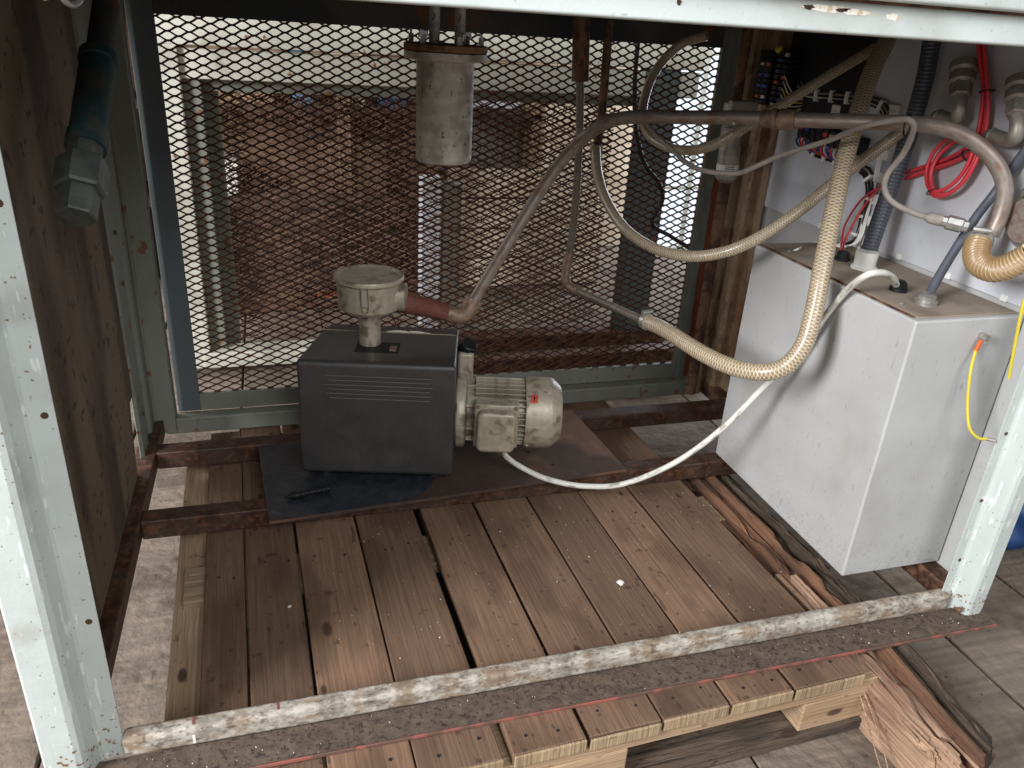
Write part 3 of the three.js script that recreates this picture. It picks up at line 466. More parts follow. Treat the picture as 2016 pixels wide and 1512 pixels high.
  put('clip_wire', tubeGeo([[-0.006, H1 + 0.128, 0.0665], [-0.006, H1 + 0.105, 0.064], [-0.004, H1 + 0.086, 0.062], [0.001, H1 + 0.082, 0.0615], [0.006, H1 + 0.088, 0.062], [0.006, H1 + 0.128, 0.066]], 0.0011, 40, 6), M.bronze, f);
}
const T = (name, label, cat, group) => thing(name, label, cat, null, group);
const P = {
  copper: [[0.546, 0.3028, -0.5743], [0.6152, 0.418, -0.5847], [0.6869, 0.533, -0.5942], [0.7268, 0.5896, -0.5857], [0.7512, 0.6237, -0.5597], [0.7753, 0.6435, -0.5326], [0.8055, 0.6532, -0.4987], [0.8603, 0.6603, -0.4441], [0.9189, 0.6677, -0.3883], [0.9854, 0.6754, -0.3129], [1.0442, 0.6816, -0.2507], [1.0872, 0.6864, -0.1987], [1.1223, 0.6829, -0.1684], [1.1539, 0.6671, -0.1448], [1.1788, 0.6401, -0.1237], [1.19, 0.6111, -0.1119], [1.1914, 0.58, -0.1079], [1.1844, 0.5479, -0.1062]],
  thick: [[0.8564, 0.2964, -0.483], [0.8696, 0.2997, -0.4225], [0.8819, 0.3003, -0.3148], [0.8964, 0.3047, -0.2428], [0.922, 0.313, -0.1982], [0.9474, 0.3286, -0.1802], [0.9709, 0.3635, -0.178], [0.9867, 0.4151, -0.1921], [1.0038, 0.4787, -0.2174], [1.0305, 0.5474, -0.2537], [1.0626, 0.6167, -0.2943], [1.0961, 0.6885, -0.3299], [1.1339, 0.7429, -0.3673], [1.1861, 0.7959, -0.4108]],
  hoseC: [[1.0305, 0.7822, -0.7203], [1.0011, 0.7659, -0.7565], [0.9705, 0.7314, -0.7728], [0.9414, 0.6887, -0.7614], [0.916, 0.6396, -0.7227], [0.9089, 0.6059, -0.6739], [0.9204, 0.5902, -0.6163], [0.941, 0.5896, -0.5748], [0.9698, 0.603, -0.5373], [1.0066, 0.6366, -0.507], [1.0501, 0.6773, -0.4781], [1.1163, 0.7325, -0.4488], [1.187, 0.7796, -0.4374]],
  hoseB: [[0.8347, 0.5651, -0.7474], [0.8274, 0.5246, -0.707], [0.823, 0.4863, -0.6436], [0.8316, 0.4504, -0.5656], [0.8579, 0.4316, -0.5018], [0.8897, 0.4302, -0.4446], [0.925, 0.4418, -0.4042], [0.9673, 0.4699, -0.3695], [1.0311, 0.5209, -0.3506], [1.1088, 0.5882, -0.3466], [1.1684, 0.6385, -0.3403], [1.2103, 0.6759, -0.3334]],
  cableD: [[0.8486, 0.6416, -0.5718], [0.861, 0.6196, -0.5456], [0.8801, 0.6007, -0.5187], [0.8921, 0.5843, -0.4838], [0.9057, 0.5763, -0.4524], [0.9288, 0.5762, -0.4218], [0.9481, 0.582, -0.3953], [0.9584, 0.5946, -0.3749], [0.984, 0.6191, -0.3439], [1.0132, 0.6504, -0.2802], [1.0182, 0.6789, -0.2173], [1.0327, 0.6934, -0.1734], [1.0387, 0.6952, -0.155], [1.0497, 0.6833, -0.1572], [1.0669, 0.6497, -0.1817], [1.0657, 0.6168, -0.2008], [1.0674, 0.5929, -0.2003], [1.079, 0.5769, -0.1888], [1.0985, 0.5671, -0.1662], [1.1098, 0.5649, -0.15]],
  cableDconn: [[1.1098, 0.5649, -0.15], [1.1208, 0.5629, -0.1397], [1.1499, 0.5588, -0.1168]],
  white: [[0.5861, 0.0717, -0.445], [0.5949, 0.0536, -0.445], [0.6304, 0.022, -0.4511], [0.67, 0.014, -0.4163], [0.7293, 0.012, -0.3849], [0.8008, 0.022, -0.364], [0.8824, 0.075, -0.3363], [0.9421, 0.155, -0.3035], [0.9854, 0.245, -0.2736], [1.0209, 0.335, -0.2416], [1.0367, 0.425, -0.205], [1.0211, 0.48, -0.1472], [1.0456, 0.487, -0.142], [1.0812, 0.474, -0.1559], [1.1089, 0.457, -0.1745]],
  dark: [[1.1162, 0.445, -0.1193], [1.14, 0.4646, -0.1356], [1.165, 0.5054, -0.145], [1.195, 0.5629, -0.15], [1.215, 0.6017, -0.148], [1.222, 0.6605, -0.1289], [1.225, 0.696, -0.1177]],
  conduit: [[1.1508, 0.445, -0.2961], [1.165, 0.4741, -0.3093], [1.185, 0.552, -0.3218], [1.2, 0.6206, -0.3294], [1.21, 0.6834, -0.3358], [1.215, 0.7444, -0.3402], [1.215, 0.8031, -0.3475]],
  red: [[1.225, 0.8062, -0.2604], [1.225, 0.7726, -0.2446], [1.225, 0.7324, -0.2233], [1.225, 0.6983, -0.2119], [1.222, 0.6597, -0.2033], [1.218, 0.6267, -0.2027], [1.216, 0.5982, -0.2141], [1.216, 0.5788, -0.2373], [1.218, 0.5783, -0.2627], [1.22, 0.6013, -0.2801], [1.222, 0.6291, -0.2789], [1.224, 0.6509, -0.2631], [1.225, 0.6636, -0.2436], [1.225, 0.6693, -0.2234], [1.23, 0.6585, -0.2126], [1.231, 0.6408, -0.231], [1.231, 0.6231, -0.2597], [1.23, 0.6066, -0.2953], [1.228, 0.5867, -0.337]],
  red2: [[1.222, 0.5626, -0.3825], [1.22, 0.5501, -0.4013], [1.215, 0.5265, -0.42], [1.205, 0.488, -0.428], [1.19, 0.4602, -0.4097], [1.1448, 0.45, -0.3496]],
  red3: [[1.226, 0.5657, -0.3846], [1.226, 0.5505, -0.3996], [1.222, 0.5288, -0.4092], [1.212, 0.4906, -0.4168], [1.196, 0.4574, -0.4093], [1.1474, 0.45, -0.3462]],
  earth1: [[1.1628, 0.3959, -0.052], [1.1517, 0.37, -0.04], [1.1531, 0.3262, -0.03], [1.1539, 0.2925, -0.015], [1.1664, 0.2778, -0.006], [1.1807, 0.2764, -0.003]],
  earth2: [[1.1527, 0.5129, 0.004], [1.1485, 0.4858, 0.006], [1.1593, 0.4274, 0.006], [1.1695, 0.3776, 0.006]],
  drain: [[0.7935, 0.6969, -0.76], [0.8029, 0.5938, -0.76], [0.8083, 0.4533, -0.76], [0.8052, 0.3461, -0.76], [0.7989, 0.3088, -0.755], [0.7969, 0.2918, -0.745], [0.8038, 0.2818, -0.73], [0.8278, 0.2857, -0.63], [0.8602, 0.2926, -0.49]],
  drainsleeve: [[0.7848, 0.8112, -0.76], [0.7891, 0.7594, -0.76], [0.7944, 0.6878, -0.76]],
  pipeB: [[0.8417, 0.7973, -0.76], [0.8449, 0.7082, -0.76], [0.8462, 0.6238, -0.76], [0.8428, 0.5574, -0.76]],
  ribbed: [[1.1646, 0.5448, -0.1053], [1.1506, 0.5293, -0.0907], [1.1421, 0.5184, -0.0708], [1.1428, 0.5176, -0.047], [1.1477, 0.5295, -0.0281], [1.1547, 0.549, -0.0122]],
  blackcable: [[1.1077, 0.7836, -1.2], [1.1128, 0.666, -1.2], [1.1309, 0.5552, -1.2], [1.1669, 0.4652, -1.2], [1.2203, 0.4093, -1.2], [1.2365, 0.364, -1.2], [1.2151, 0.3009, -1.2], [1.2771, 0.2643, -1.2], [1.3476, 0.2265, -1.2]],
  harness: [[1.232, 0.6194, -0.6272], [1.23, 0.5991, -0.6138], [1.23, 0.5891, -0.5906], [1.23, 0.586, -0.5333], [1.23, 0.582, -0.4594], [1.23, 0.5735, -0.4317], [1.23, 0.5454, -0.4159], [1.23, 0.5085, -0.4185], [1.228, 0.4763, -0.4178], [1.22, 0.4512, -0.4239], [1.2, 0.4361, -0.4387]],
  harness2: [[1.232, 0.7061, -0.6833], [1.23, 0.6901, -0.6497], [1.23, 0.6927, -0.5722], [1.23, 0.6951, -0.4742], [1.23, 0.6886, -0.4392], [1.23, 0.6756, -0.4216]],
  whitewire: [[1.231, 0.6283, -0.4166], [1.231, 0.5902, -0.4126], [1.231, 0.5459, -0.4133], [1.229, 0.5009, -0.4117], [1.222, 0.4653, -0.4062], [1.205, 0.4495, -0.4138], [1.19, 0.4444, -0.4584], [1.17, 0.4346, -0.4816], [1.0936, 0.447, -0.4063]],
  brownhose: [[0.4049, 0.3194, -0.5872], [0.4298, 0.3135, -0.5821], [0.4695, 0.3051, -0.571], [0.5009, 0.2978, -0.5632], [0.5193, 0.293, -0.5608]],
  elbow: [[0.5009, 0.2978, -0.5632], [0.5224, 0.2916, -0.5614], [0.5362, 0.2949, -0.5643], [0.5493, 0.3099, -0.5732]],
  green: [[0.0162, 0.7148, -0.4005], [0.0119, 0.6823, -0.363], [0.0022, 0.6019, -0.2693], [-0.0002, 0.5694, -0.2312], [-0.0014, 0.5512, -0.2112]]
};

// ---------------------------------------------------------------- pipes and hoses
{
  const h = T('rubber_hose', 'short red brown rubber hose between pump filter and pipe elbow', 'hose');
  const c = curve(P.brownhose), g = tubeGeo(c, 0.019, 40, 24), p = g.attributes.position, a = V(P.brownhose[0]), b = V(P.brownhose[4]), d = b.clone().sub(a), L = d.length(); d.normalize(); const q = new THREE.Vector3(), m = new THREE.Vector3();
  for (let i = 0; i < p.count; i++) { q.fromBufferAttribute(p, i); const s = clamp(q.clone().sub(a).dot(d) / L); c.getPoint(s, m); const k = 1.14 - 0.42 * s; q.sub(m).multiplyScalar(k).add(m); p.setXYZ(i, q.x, q.y, q.z); } g.computeVertexNormals();
  put('sleeve', g, M.brownHose, h);
}
{
  const h = T('copper_pipe', 'dusty copper pipe bent from pump elbow across to the right wall', 'pipe');
  put('pipe', tubeGeo(P.copper, 0.011, 220, 24), M.copper, h);
  const e = put('elbow', tubeGeo(P.elbow, 0.0155, 24, 20), M.bronze, h), e0 = V(P.elbow[0]), e3 = V(P.elbow[3]);
  const cc = curve(P.copper), d0 = cc.getTangentAt(0), s0 = cc.getPointAt(0);
  put('elbow_collar', latheBetween([[0, 0], [0.0175, 0], [0.018, 0.002], [0.018, 0.02], [0.0165, 0.023], [0, 0.023]], s0.clone().addScaledVector(d0, -0.006), s0.clone().addScaledVector(d0, 0.018), 8), M.bronze, e);
  // slip coupling with three beads
  let tm = 0, bd = 9; const target = V(P.copper[9]).lerp(V(P.copper[8]), 0.38); for (let i = 0; i <= 400; i++) { const dd = cc.getPointAt(i / 400).distanceTo(target); if (dd < bd) { bd = dd; tm = i / 400; } }
  const cp = cc.getPointAt(tm), ct = cc.getTangentAt(tm);
  put('coupling', latheBetween([[0, 0], [0.0112, 0], [0.0128, 0.003], [0.0128, 0.016], [0.0155, 0.017], [0.0158, 0.021], [0.0155, 0.0245], [0.0128, 0.0255], [0.0128, 0.028], [0.0155, 0.029], [0.0158, 0.034], [0.0145, 0.046], [0.0152, 0.049], [0.0145, 0.052], [0.0112, 0.053], [0, 0.053]], cp.clone().addScaledVector(ct, -0.025), cp.clone().addScaledVector(ct, 0.028), 28), M.bronze, h);
  put('solder_drip', new THREE.SphereGeometry(0.0028, 10, 8), M.zinc, h, [P.copper[8][0] - 0.022, P.copper[8][1] - 0.005, P.copper[8][2] + 0.03]);
}
{
  const h = T('drain_pipe', 'thin rusty pipe dropping down the mesh and bending to a hose', 'pipe');
  put('pipe', tubeGeo(P.drain, 0.0078, 120, 16), M.greyPipe, h);
  put('sleeve', tubeGeo(P.drainsleeve, 0.0165, 20, 20), M.rustSteel, h);
  put('elbow', tubeGeo(P.drain.slice(3, 8).map((q, i, a) => i < 4 ? q : q.map((v, k) => mix(a[3][k], v, 0.3))), 0.0098, 30, 16), M.bronze, h);
}
{
  const h = T('supply_pipe', 'narrow dark pipe dropping from above to the thin clear hose', 'pipe');
  put('pipe', tubeGeo(P.pipeB, 0.0085, 40, 16), M.rustSteel, h);
  const e = V(P.pipeB[3]); put('nut', rodGeo([e.x, e.y - 0.012, e.z], [e.x, e.y + 0.014, e.z], 0.0118, 0.0118, 6), M.fitting, h);
}
const clampRing = (parent, pos, dir, r) => {
  const d = V(dir).normalize(), a = V(pos).addScaledVector(d, -0.005), b = V(pos).addScaledVector(d, 0.005), k = put('hose_clamp', latheBetween([[r - 0.001, 0], [r + 0.0012, 0], [r + 0.0016, 0.001], [r + 0.0016, 0.009], [r + 0.0012, 0.01], [r - 0.001, 0.01]], a, b, 32), M.zinc, parent);
  const up = new THREE.Vector3(0, 1, 0).addScaledVector(d, -d.y).normalize(), s = d.clone().cross(up).normalize(), c = V(pos).addScaledVector(up, r + 0.005);
  put('clamp_screw', rodGeo(c.clone().addScaledVector(s, -0.010).toArray(), c.clone().addScaledVector(s, 0.012).toArray(), 0.004, 0.004, 8), M.zinc, k); return k;
};
const dirOf = (pts, i) => V(pts[i + 1]).sub(V(pts[i])).toArray();
{
  const h = T('braided_hose', 'thick clear yellowed braided hose looping in front of the grey box', 'hose', 'clear braided hoses');
  put('hose', tubeGeo(P.thick, 0.0138, 200, 28), M.hoseThick, h); clampRing(h, P.thick[0].map((v, i) => mix(v, P.thick[1][i], 0.12)), dirOf(P.thick, 0), 0.0138);
}
{ const h = T('braided_hose', 'thin braided hose sagging low from the mesh behind the thick hose', 'hose', 'clear braided hoses'); put('hose', tubeGeo(P.hoseB, 0.0098, 160, 22), M.hoseThin, h); }
{ const h = T('braided_hose', 'thin braided hose curling behind the copper pipe up to the roof', 'hose', 'clear braided hoses'); put('hose', tubeGeo(P.hoseC, 0.0088, 160, 22), M.hoseThin, h); }
{
  const h = T('ribbed_hose', 'golden spiral ribbed hose clamped under the end of copper pipe', 'hose');
  const c = curve(P.ribbed), g = tubeGeo(c, 0.0165, 240, 28), p = g.attributes.position, uv = g.attributes.uv, n = g.attributes.normal;
  for (let i = 0; i < p.count; i++) { const k = 0.0011 * Math.sin(6.283 * (uv.getX(i) / 0.005 + uv.getY(i) / (2 * Math.PI * 0.0165))); p.setXYZ(i, p.getX(i) + n.getX(i) * k, p.getY(i) + n.getY(i) * k, p.getZ(i) + n.getZ(i) * k); } g.computeVertexNormals();
  put('hose', g, M.hoseRib, h); clampRing(h, P.ribbed[0].map((v, i) => mix(v, P.ribbed[1][i], 0.15)), dirOf(P.ribbed, 0), 0.0168);
}
// ---------------------------------------------------------------- cables
{
  const h = T('grey_cable', 'thin grey cable draped over the copper pipe with metal connector', 'cable');
  put('cable', tubeGeo(P.cableD, 0.0043, 260, 12), M.greyPVC, h);
  const [a, b, c] = P.cableDconn.map(V), d = c.clone().sub(a).normalize(), at = (s) => a.clone().addScaledVector(d, s);
  put('boot', latheBetween([[0, 0], [0.0055, 0], [0.008, 0.006], [0.0085, 0.020], [0.0075, 0.022], [0, 0.022]], at(-0.004), at(0.018), 16), M.greyPVC, h);
  put('connector', latheBetween([[0, 0], [0.0078, 0], [0.0078, 0.008], [0.0105, 0.009], [0.0105, 0.028], [0.0085, 0.030], [0.0085, 0.036], [0, 0.036]], at(0.016), at(0.052), 8), M.zinc, h);
  const k = V(P.cableD[12]); put('cable_tie', new THREE.TorusGeometry(0.0138, 0.0012, 8, 28), M.black, h, [k.x + 0.010, k.y - 0.008, k.z - 0.014], [0, 1.1, 0]);
}
{ const h = T('motor_cable', 'white motor cable sweeping from the pump up to the grey box', 'cable'); put('cable', tubeGeo(P.white, 0.0052, 260, 14), M.whitePVC, h); }
{ const h = T('dark_cable', 'dark grey cable rising from the box top behind the copper pipe', 'cable'); put('cable', tubeGeo(P.dark, 0.0066, 90, 14), M.darkPVC, h); }
{
  const h = T('conduit', 'dark corrugated conduit running down the wall into a white gland', 'conduit'); put('conduit', tubeGeo(P.conduit, 0.0135, 160, 20), M.conduit, h);
  const a = V(P.conduit[0]); put('gland', latheBetween([[0, 0], [0.021, 0], [0.021, 0.005], [0.0175, 0.0055], [0.0175, 0.018], [0.018, 0.019], [0.018, 0.03], [0.0145, 0.031], [0, 0.031]], [a.x, 0.4435, a.z], [a.x, 0.4745, a.z], 24), M.whitePlastic, h);
}
{
  const h = T('red_cable', 'red cable bundle coiled and tied against the white wall panel', 'cable');
  for (const [dx, dy, dz] of [[0, 0, 0], [-0.004, 0.002, 0.005], [0.002, -0.003, -0.005], [-0.003, 0.005, -0.008]]) put('cable', tubeGeo(P.red.map(([x, y, z], i) => [x + dx + 0.001 * Math.sin(i * 1.7 + dy * 900), y + dy, z + dz]), 0.0031, 260, 10), M.red, h);
  for (const i of [2, 8, 15]) { const a = V(P.red[i]); const d = V(dirOf(P.red, i)).normalize(); const r = new THREE.TorusGeometry(0.0095, 0.001, 6, 20); r.applyQuaternion(new THREE.Quaternion().setFromUnitVectors(new THREE.Vector3(0, 0, 1), d)); put('cable_tie', r, M.black, h, [a.x - 0.001, a.y, a.z]); }
}
for (const [k, l] of [['red2', 'outer of two thin red wires entering the black gland'], ['red3', 'inner of two thin red wires entering the black gland']]) { const h = T('red_wire', l, 'wire', 'thin red wires'); put('wire', tubeGeo(P[k], 0.0019, 80, 8), M.red, h); }
{ const h = T('earth_wire', 'yellow green earth wire hanging from a bolt on the box front', 'wire', 'earth wires'); put('wire', tubeGeo(P.earth1, 0.0022, 60, 10), M.yellow, h); const a = P.earth1[0]; put('lug', rodGeo(a, [a[0] + 0.004, a[1] + 0.016, a[2]], 0.0032, 0.0028, 10), M.orange, h); put('bolt', rodGeo([a[0] + 0.009, a[1] + 0.02, -0.0598], [a[0] + 0.009, a[1] + 0.02, -0.046], 0.005, 0.005, 6), M.fitting, h); put('end_lug', rodGeo(P.earth1[5], [P.earth1[5][0] + 0.007, P.earth1[5][1], 0.004], 0.003, 0.003, 8), M.fitting, h); }
{ const h = T('earth_wire', 'yellow earth wire running down the front of the right post', 'wire', 'earth wires'); put('wire', tubeGeo(P.earth2, 0.0022, 40, 10), M.yellow, h); }

// ---------------------------------------------------------------- control box
{
  const t = thing('control_box', 'light grey sheet steel control box against the right side panel', 'control box', [1.05, 0.004, -0.465]);
  put('body', boxUV(rb(0.194, 0.438, 0.405, 0.0035, 3), [0.2, 0.219]), M.boxGrey, t, [0.097, 0.219, 0.2025]);
  put('top_cover', boxUV(rb(0.178, 0.0025, 0.392, 0.001)), M.dustTop, t, [0.100, 0.4392, 0.199]);
  put('edge_strip', boxUV(rb(0.0022, 0.004, 0.385, 0.001)), M.rustSteel, t, [0.0065, 0.4392, 0.199]);
  const gl = (x, z, m, r) => put('cable_gland', latheBetween([[0, 0], [r, 0], [r, 0.006], [r * 0.82, 0.0065], [r * 0.82, 0.013], [r * 0.5, 0.017], [0, 0.017]], [x - 1.05, 0.4402, z + 0.465], [x - 1.05, 0.4572, z + 0.465], r > 0.013 ? 20 : 6), m, t);
  gl(1.122, -0.181, M.black, 0.0135); gl(1.118, -0.12, M.zinc, 0.016); gl(1.146, -0.346, M.black, 0.013);
  for (const z of [0.06, 0.34]) put('screw', new THREE.CylinderGeometry(0.004, 0.004, 0.002, 10), M.zinc, t, [0.03, 0.4415, z]);
}
// ---------------------------------------------------------------- vessel hanging from the top
{
  const t = thing('hanging_vessel', 'dull silver cylindrical vessel hanging under the top by a bolted flange', 'vessel', [0.4705, 0.0, -0.48]);
  put('body', latheBetween([[0, 0], [0.038, 0.0005], [0.0415, 0.002], [0.0432, 0.006], [0.0432, 0.140], [0.0445, 0.146], [0.046, 0.150], [0, 0.150]], [0, 0.579, 0], [0, 0.729, 0], 56), M.vessel, t);
  put('flange', latheBetween([[0, 0], [0.060, 0], [0.0615, 0.0015], [0.0615, 0.010], [0.060, 0.011], [0, 0.011]], [0, 0.727, 0], [0, 0.738, 0], 48), M.vessel, t);
  put('cover', latheBetween([[0, 0], [0.0605, 0], [0.062, 0.0015], [0.062, 0.0085], [0.0605, 0.0095], [0, 0.0095]], [0, 0.7388, 0], [0, 0.7483, 0], 48), M.flangeRust, t);
  for (let k = 0; k < 6; k++) { const a = k / 6 * 6.283 + 0.35, x = Math.cos(a) * 0.052, z = Math.sin(a) * 0.052; const b = put('bolt', rodGeo([x, 0.7484, z], [x, 0.760, z], 0.0042, 0.0042, 6), M.zinc, t); put('wing_nut', rb(0.014, 0.011, 0.003, 0.001, 1), M.zinc, b, [x, 0.7605, z], [0, a + 1, 0.2]); }
  for (const x of [-0.018, 0.020]) put('pipe', rodGeo([x, 0.748, 0.002], [x, 0.801, 0.002], 0.0078, 0.0078, 18), M.vessel, t);
}
// ---------------------------------------------------------------- valve at the rear right post
{
  const t = thing('shutoff_valve', 'grey pipe valve with a striped label at the rear right post', 'valve', [1.128, 0.0, -0.745]);
  put('body', latheBetween([[0, 0], [0.012, 0], [0.019, 0.006], [0.0225, 0.012], [0.0225, 0.075], [0.019, 0.080], [0.019, 0.092], [0.0235, 0.097], [0.0235, 0.113], [0.0185, 0.118], [0.0185, 0.132], [0.0245, 0.136], [0.0245, 0.160], [0.014, 0.164], [0, 0.164]], [0.012, 0.50, 0], [0.006, 0.664, 0], 28), M.fitting, t);
  put('stem', rodGeo([0.006, 0.662, 0], [0.004, 0.80, 0], 0.0105, 0.0105, 16), M.rustSteel, t);
  put('handle', rb(0.062, 0.03, 0.012, 0.004, 2), M.fitting, t, [0.008, 0.653, 0.024]);
  put('label_band', latheBetween([[0.0221, 0], [0.0229, 0.0001], [0.0229, 0.0219], [0.0221, 0.022]], [0.0114, 0.517, 0], [0.0106, 0.539, 0], 28), M.whitePlastic, t);
  for (let k = 0; k < 5; k++) { const g = new THREE.CylinderGeometry(0.0231, 0.0231, 0.0016, 10, 1, true, -0.75, 0.85); put('label_line', g, M.black, t, [0.011, 0.5195 + k * 0.004, 0]); }
  put('drop_pipe', rodGeo([0.012, 0.502, 0], [0.016, 0.0, -0.004], 0.0125, 0.0125, 16), M.rustSteel, t);
}
// ---------------------------------------------------------------- electrics on the wall
{
  const t = T('terminal_rail', 'dark rail of relays and terminals with blue and yellow markers', 'terminal rail');
  put('din_rail', rb(0.006, 0.012, 0.12, 0.001, 1), M.zinc, t, [1.236, 0.72, -0.78]);
  const cols = [M.black, M.dark, M.blue, M.black, M.ivory, M.black, M.orange, M.dark, M.blue, M.black];
  for (let r = 0; r < 2; r++) for (let k = 0; k < 10; k++) {
    const y = 0.757 - k * 0.0105, z = r ? -0.715 : -0.775, b = put('terminal_block', rb(0.034, 0.0092, 0.046, 0.0015, 1), k % 3 === 2 ? M.dark : M.black, t, [1.2215, y, z]);
    put('marker', rb(0.003, 0.0066, 0.012, 0.0006, 1), cols[(k * 3 + r * 4) % 10], b, [-0.0178, 0, 0.013]); put('marker', rb(0.003, 0.0056, 0.010, 0.0006, 1), cols[(k * 7 + r) % 10], b, [-0.0178, 0, -0.008]);
  }
  put('indicator', new THREE.SphereGeometry(0.008, 12, 10), M.yellow, t, [1.204, 0.766, -0.735]);
  for (let k = 0; k < 5; k++) put('jumper_wire', tubeGeo([[1.204, 0.72 - k * 0.012, -0.70], [1.196, 0.715 - k * 0.012, -0.682], [1.2, 0.70 - k * 0.011, -0.672], [1.212, 0.688 - k * 0.008, -0.668], [1.232, 0.684 - k * 0.006, -0.664]], 0.0016, 24, 6), [M.ivory, M.ivory, M.yellow, M.whitePVC, M.ivory][k], t);
  block('back_plate', M.dark, t, [1.2335, 0.655, -0.74], [1.2385, 0.80, -0.48], 0.001);
}
{
  const t = T('relay_strip', 'strip of small relays with red blue and green wires below pipe', 'relay strip');
  for (let k = 0; k < 9; k++) {
    const z = -0.62 + k * 0.0195, y = 0.628 - k * 0.0012, b = put('relay', rb(0.03, 0.03, 0.017, 0.0015, 1), [M.black, M.dark, M.black, M.black, M.dark, M.black, M.black, M.greenBlock, M.black][k], t, [1.2235, y, z]);
    put('marker', rb(0.003, 0.008, 0.012, 0.0006, 1), [M.red, M.blue, M.black, M.dark, M.red, M.ivory, M.dark, M.greenBlock, M.blue][k], b, [-0.0155, 0.004, 0]);
    put('wire', tubeGeo([[1.209, y - 0.013, z], [1.203, y - 0.022, z + 0.002], [1.21, y - 0.032, z + 0.005], [1.226, y - 0.037, z + 0.010]], 0.0021, 20, 6), [M.blue, M.red, M.blue, M.orange, M.red, M.blue, M.ivory, M.blue, M.red][k], t);
    put('wire', tubeGeo([[1.209, y - 0.013, z + 0.006], [1.205, y - 0.020, z + 0.009], [1.21, y - 0.03, z + 0.012], [1.227, y - 0.036, z + 0.016]], 0.0018, 20, 6), [M.red, M.blue, M.orange, M.blue, M.ivory, M.red, M.blue, M.red, M.blue][k], t);
  }
}
for (const [k, l] of [['harness', 'black wire harness clipped down the panel below the relays'], ['harness2', 'short black and white wire harness clipped above the copper pipe']]) {
  const t = T('wire_harness', l, 'wiring', 'wire harnesses');
  for (let i = 0; i < 6; i++) put('wire', tubeGeo(P[k].map(([x, y, z], j) => [x - 0.002 + 0.004 * hash(i, j, 3), y + 0.0026 * (i - 2.5), z + 0.003 * (hash(i, j, 5) - 0.5) + 0.0016 * (i - 2.5)]), 0.0019, 80, 6), i === 1 && k === 'harness2' ? M.whitePVC : i === 4 ? M.greyPVC : M.black, t);
  const c = curve(P[k]); const n = k === 'harness' ? 11 : 6;
  for (let i = 0; i < n; i++) { const q = c.getPointAt((i + 0.5) / n), d = c.getTangentAt((i + 0.5) / n); const b = put('clip', rb(0.011, 0.006, 0.022, 0.0015, 1), M.whitePlastic, t, [q.x - 0.001, q.y, q.z]); b.quaternion.setFromUnitVectors(new THREE.Vector3(0, 1, 0), d); }
}
{ const t = T('white_wire', 'bundle of white wires tied down the panel to the box top', 'wiring'); for (let i = 0; i < 3; i++) put('wire', tubeGeo(P.whitewire.map(([x, y, z], j) => [x + 0.001 * i, y + 0.002 * (i - 1), z + 0.003 * (i - 1)]), 0.0017, 90, 6), M.whitePlastic, t); const c = curve(P.whitewire); for (let i = 0; i < 6; i++) { const q = c.getPointAt(0.04 + i * 0.1); put('tie_base', rb(0.006, 0.018, 0.018, 0.001, 1), M.whitePlastic, t, [1.2365, q.y, q.z + 0.006]); } }
for (const [y, z, l] of [[0.694, -0.488, 'square white cable tie base beside the thick hose, topmost one'], [0.684, -0.412, 'square white cable tie base above the copper pipe by the conduit'], [0.668, -0.56, 'square white cable tie base above copper pipe beside the relays']]) {
  const t = T('tie_base', l, 'tie base', 'white cable tie bases'); put('base', rb(0.008, 0.022, 0.024, 0.002, 2), M.whitePlastic, t, [1.2355, y, z]); put('slot', rb(0.002, 0.004, 0.016, 0.0005, 1), M.ivory, t, [1.2308, y, z]);
}
// ---------------------------------------------------------------- wall fittings
function elbowFitting(label, x, y, z, s) {
  const t = thing('elbow_fitting', label, 'fitting', [x, y, z], 'metal elbow fittings'); t.scale.setScalar(s);
  put('head', latheBetween([[0, 0], [0.014, 0.001], [0.021, 0.006], [0.021, 0.018], [0.017, 0.022], [0.019, 0.026], [0.019, 0.038], [0.014, 0.042], [0, 0.042]], [0.01, 0.03, -0.02], [-0.004, -0.006, 0.0], 20), M.fitting, t);
  put('nut', rodGeo([-0.002, -0.002, -0.002], [-0.010, -0.022, 0.010], 0.0165, 0.0165, 6, 0.002), M.fitting, t);
  put('bend', tubeGeo([[-0.008, -0.018, 0.008], [-0.012, -0.036, 0.018], [-0.010, -0.050, 0.018], [-0.002, -0.056, 0.006], [0.004, -0.057, -0.012], [0.006, -0.057, -0.034]], 0.0105, 40, 16), M.fitting, t);
  put('cap', rodGeo([0.006, -0.057, -0.034], [0.006, -0.057, -0.05], 0.0135, 0.009, 12, 0.002), M.fitting, t);
}
elbowFitting('dull metal elbow fitting on the white wall left of the red cable', 1.212, 0.742, -0.258, 0.95);
elbowFitting('dull metal elbow fitting on the white wall right of the red cable', 1.212, 0.728, -0.150, 0.95);
{
  const t = T('wall_bushing', 'zinc ring around a round copper coloured pipe through the wall', 'bushing');
  put('opening', rodGeo([1.2385, 0.585, -0.085], [1.237, 0.585, -0.085], 0.047, 0.047, 40), M.black, t);
  put('ring', latheBetween([[0.039, 0], [0.047, 0], [0.047, 0.012], [0.039, 0.012]], [1.239, 0.578, -0.082], [1.222, 0.578, -0.082], 40), M.zinc, t);
  put('pipe_stub', rodGeo([1.239, 0.575, -0.082], [1.208, 0.575, -0.082], 0.034, 0.033, 36, 0.003), M.copper, t);
}
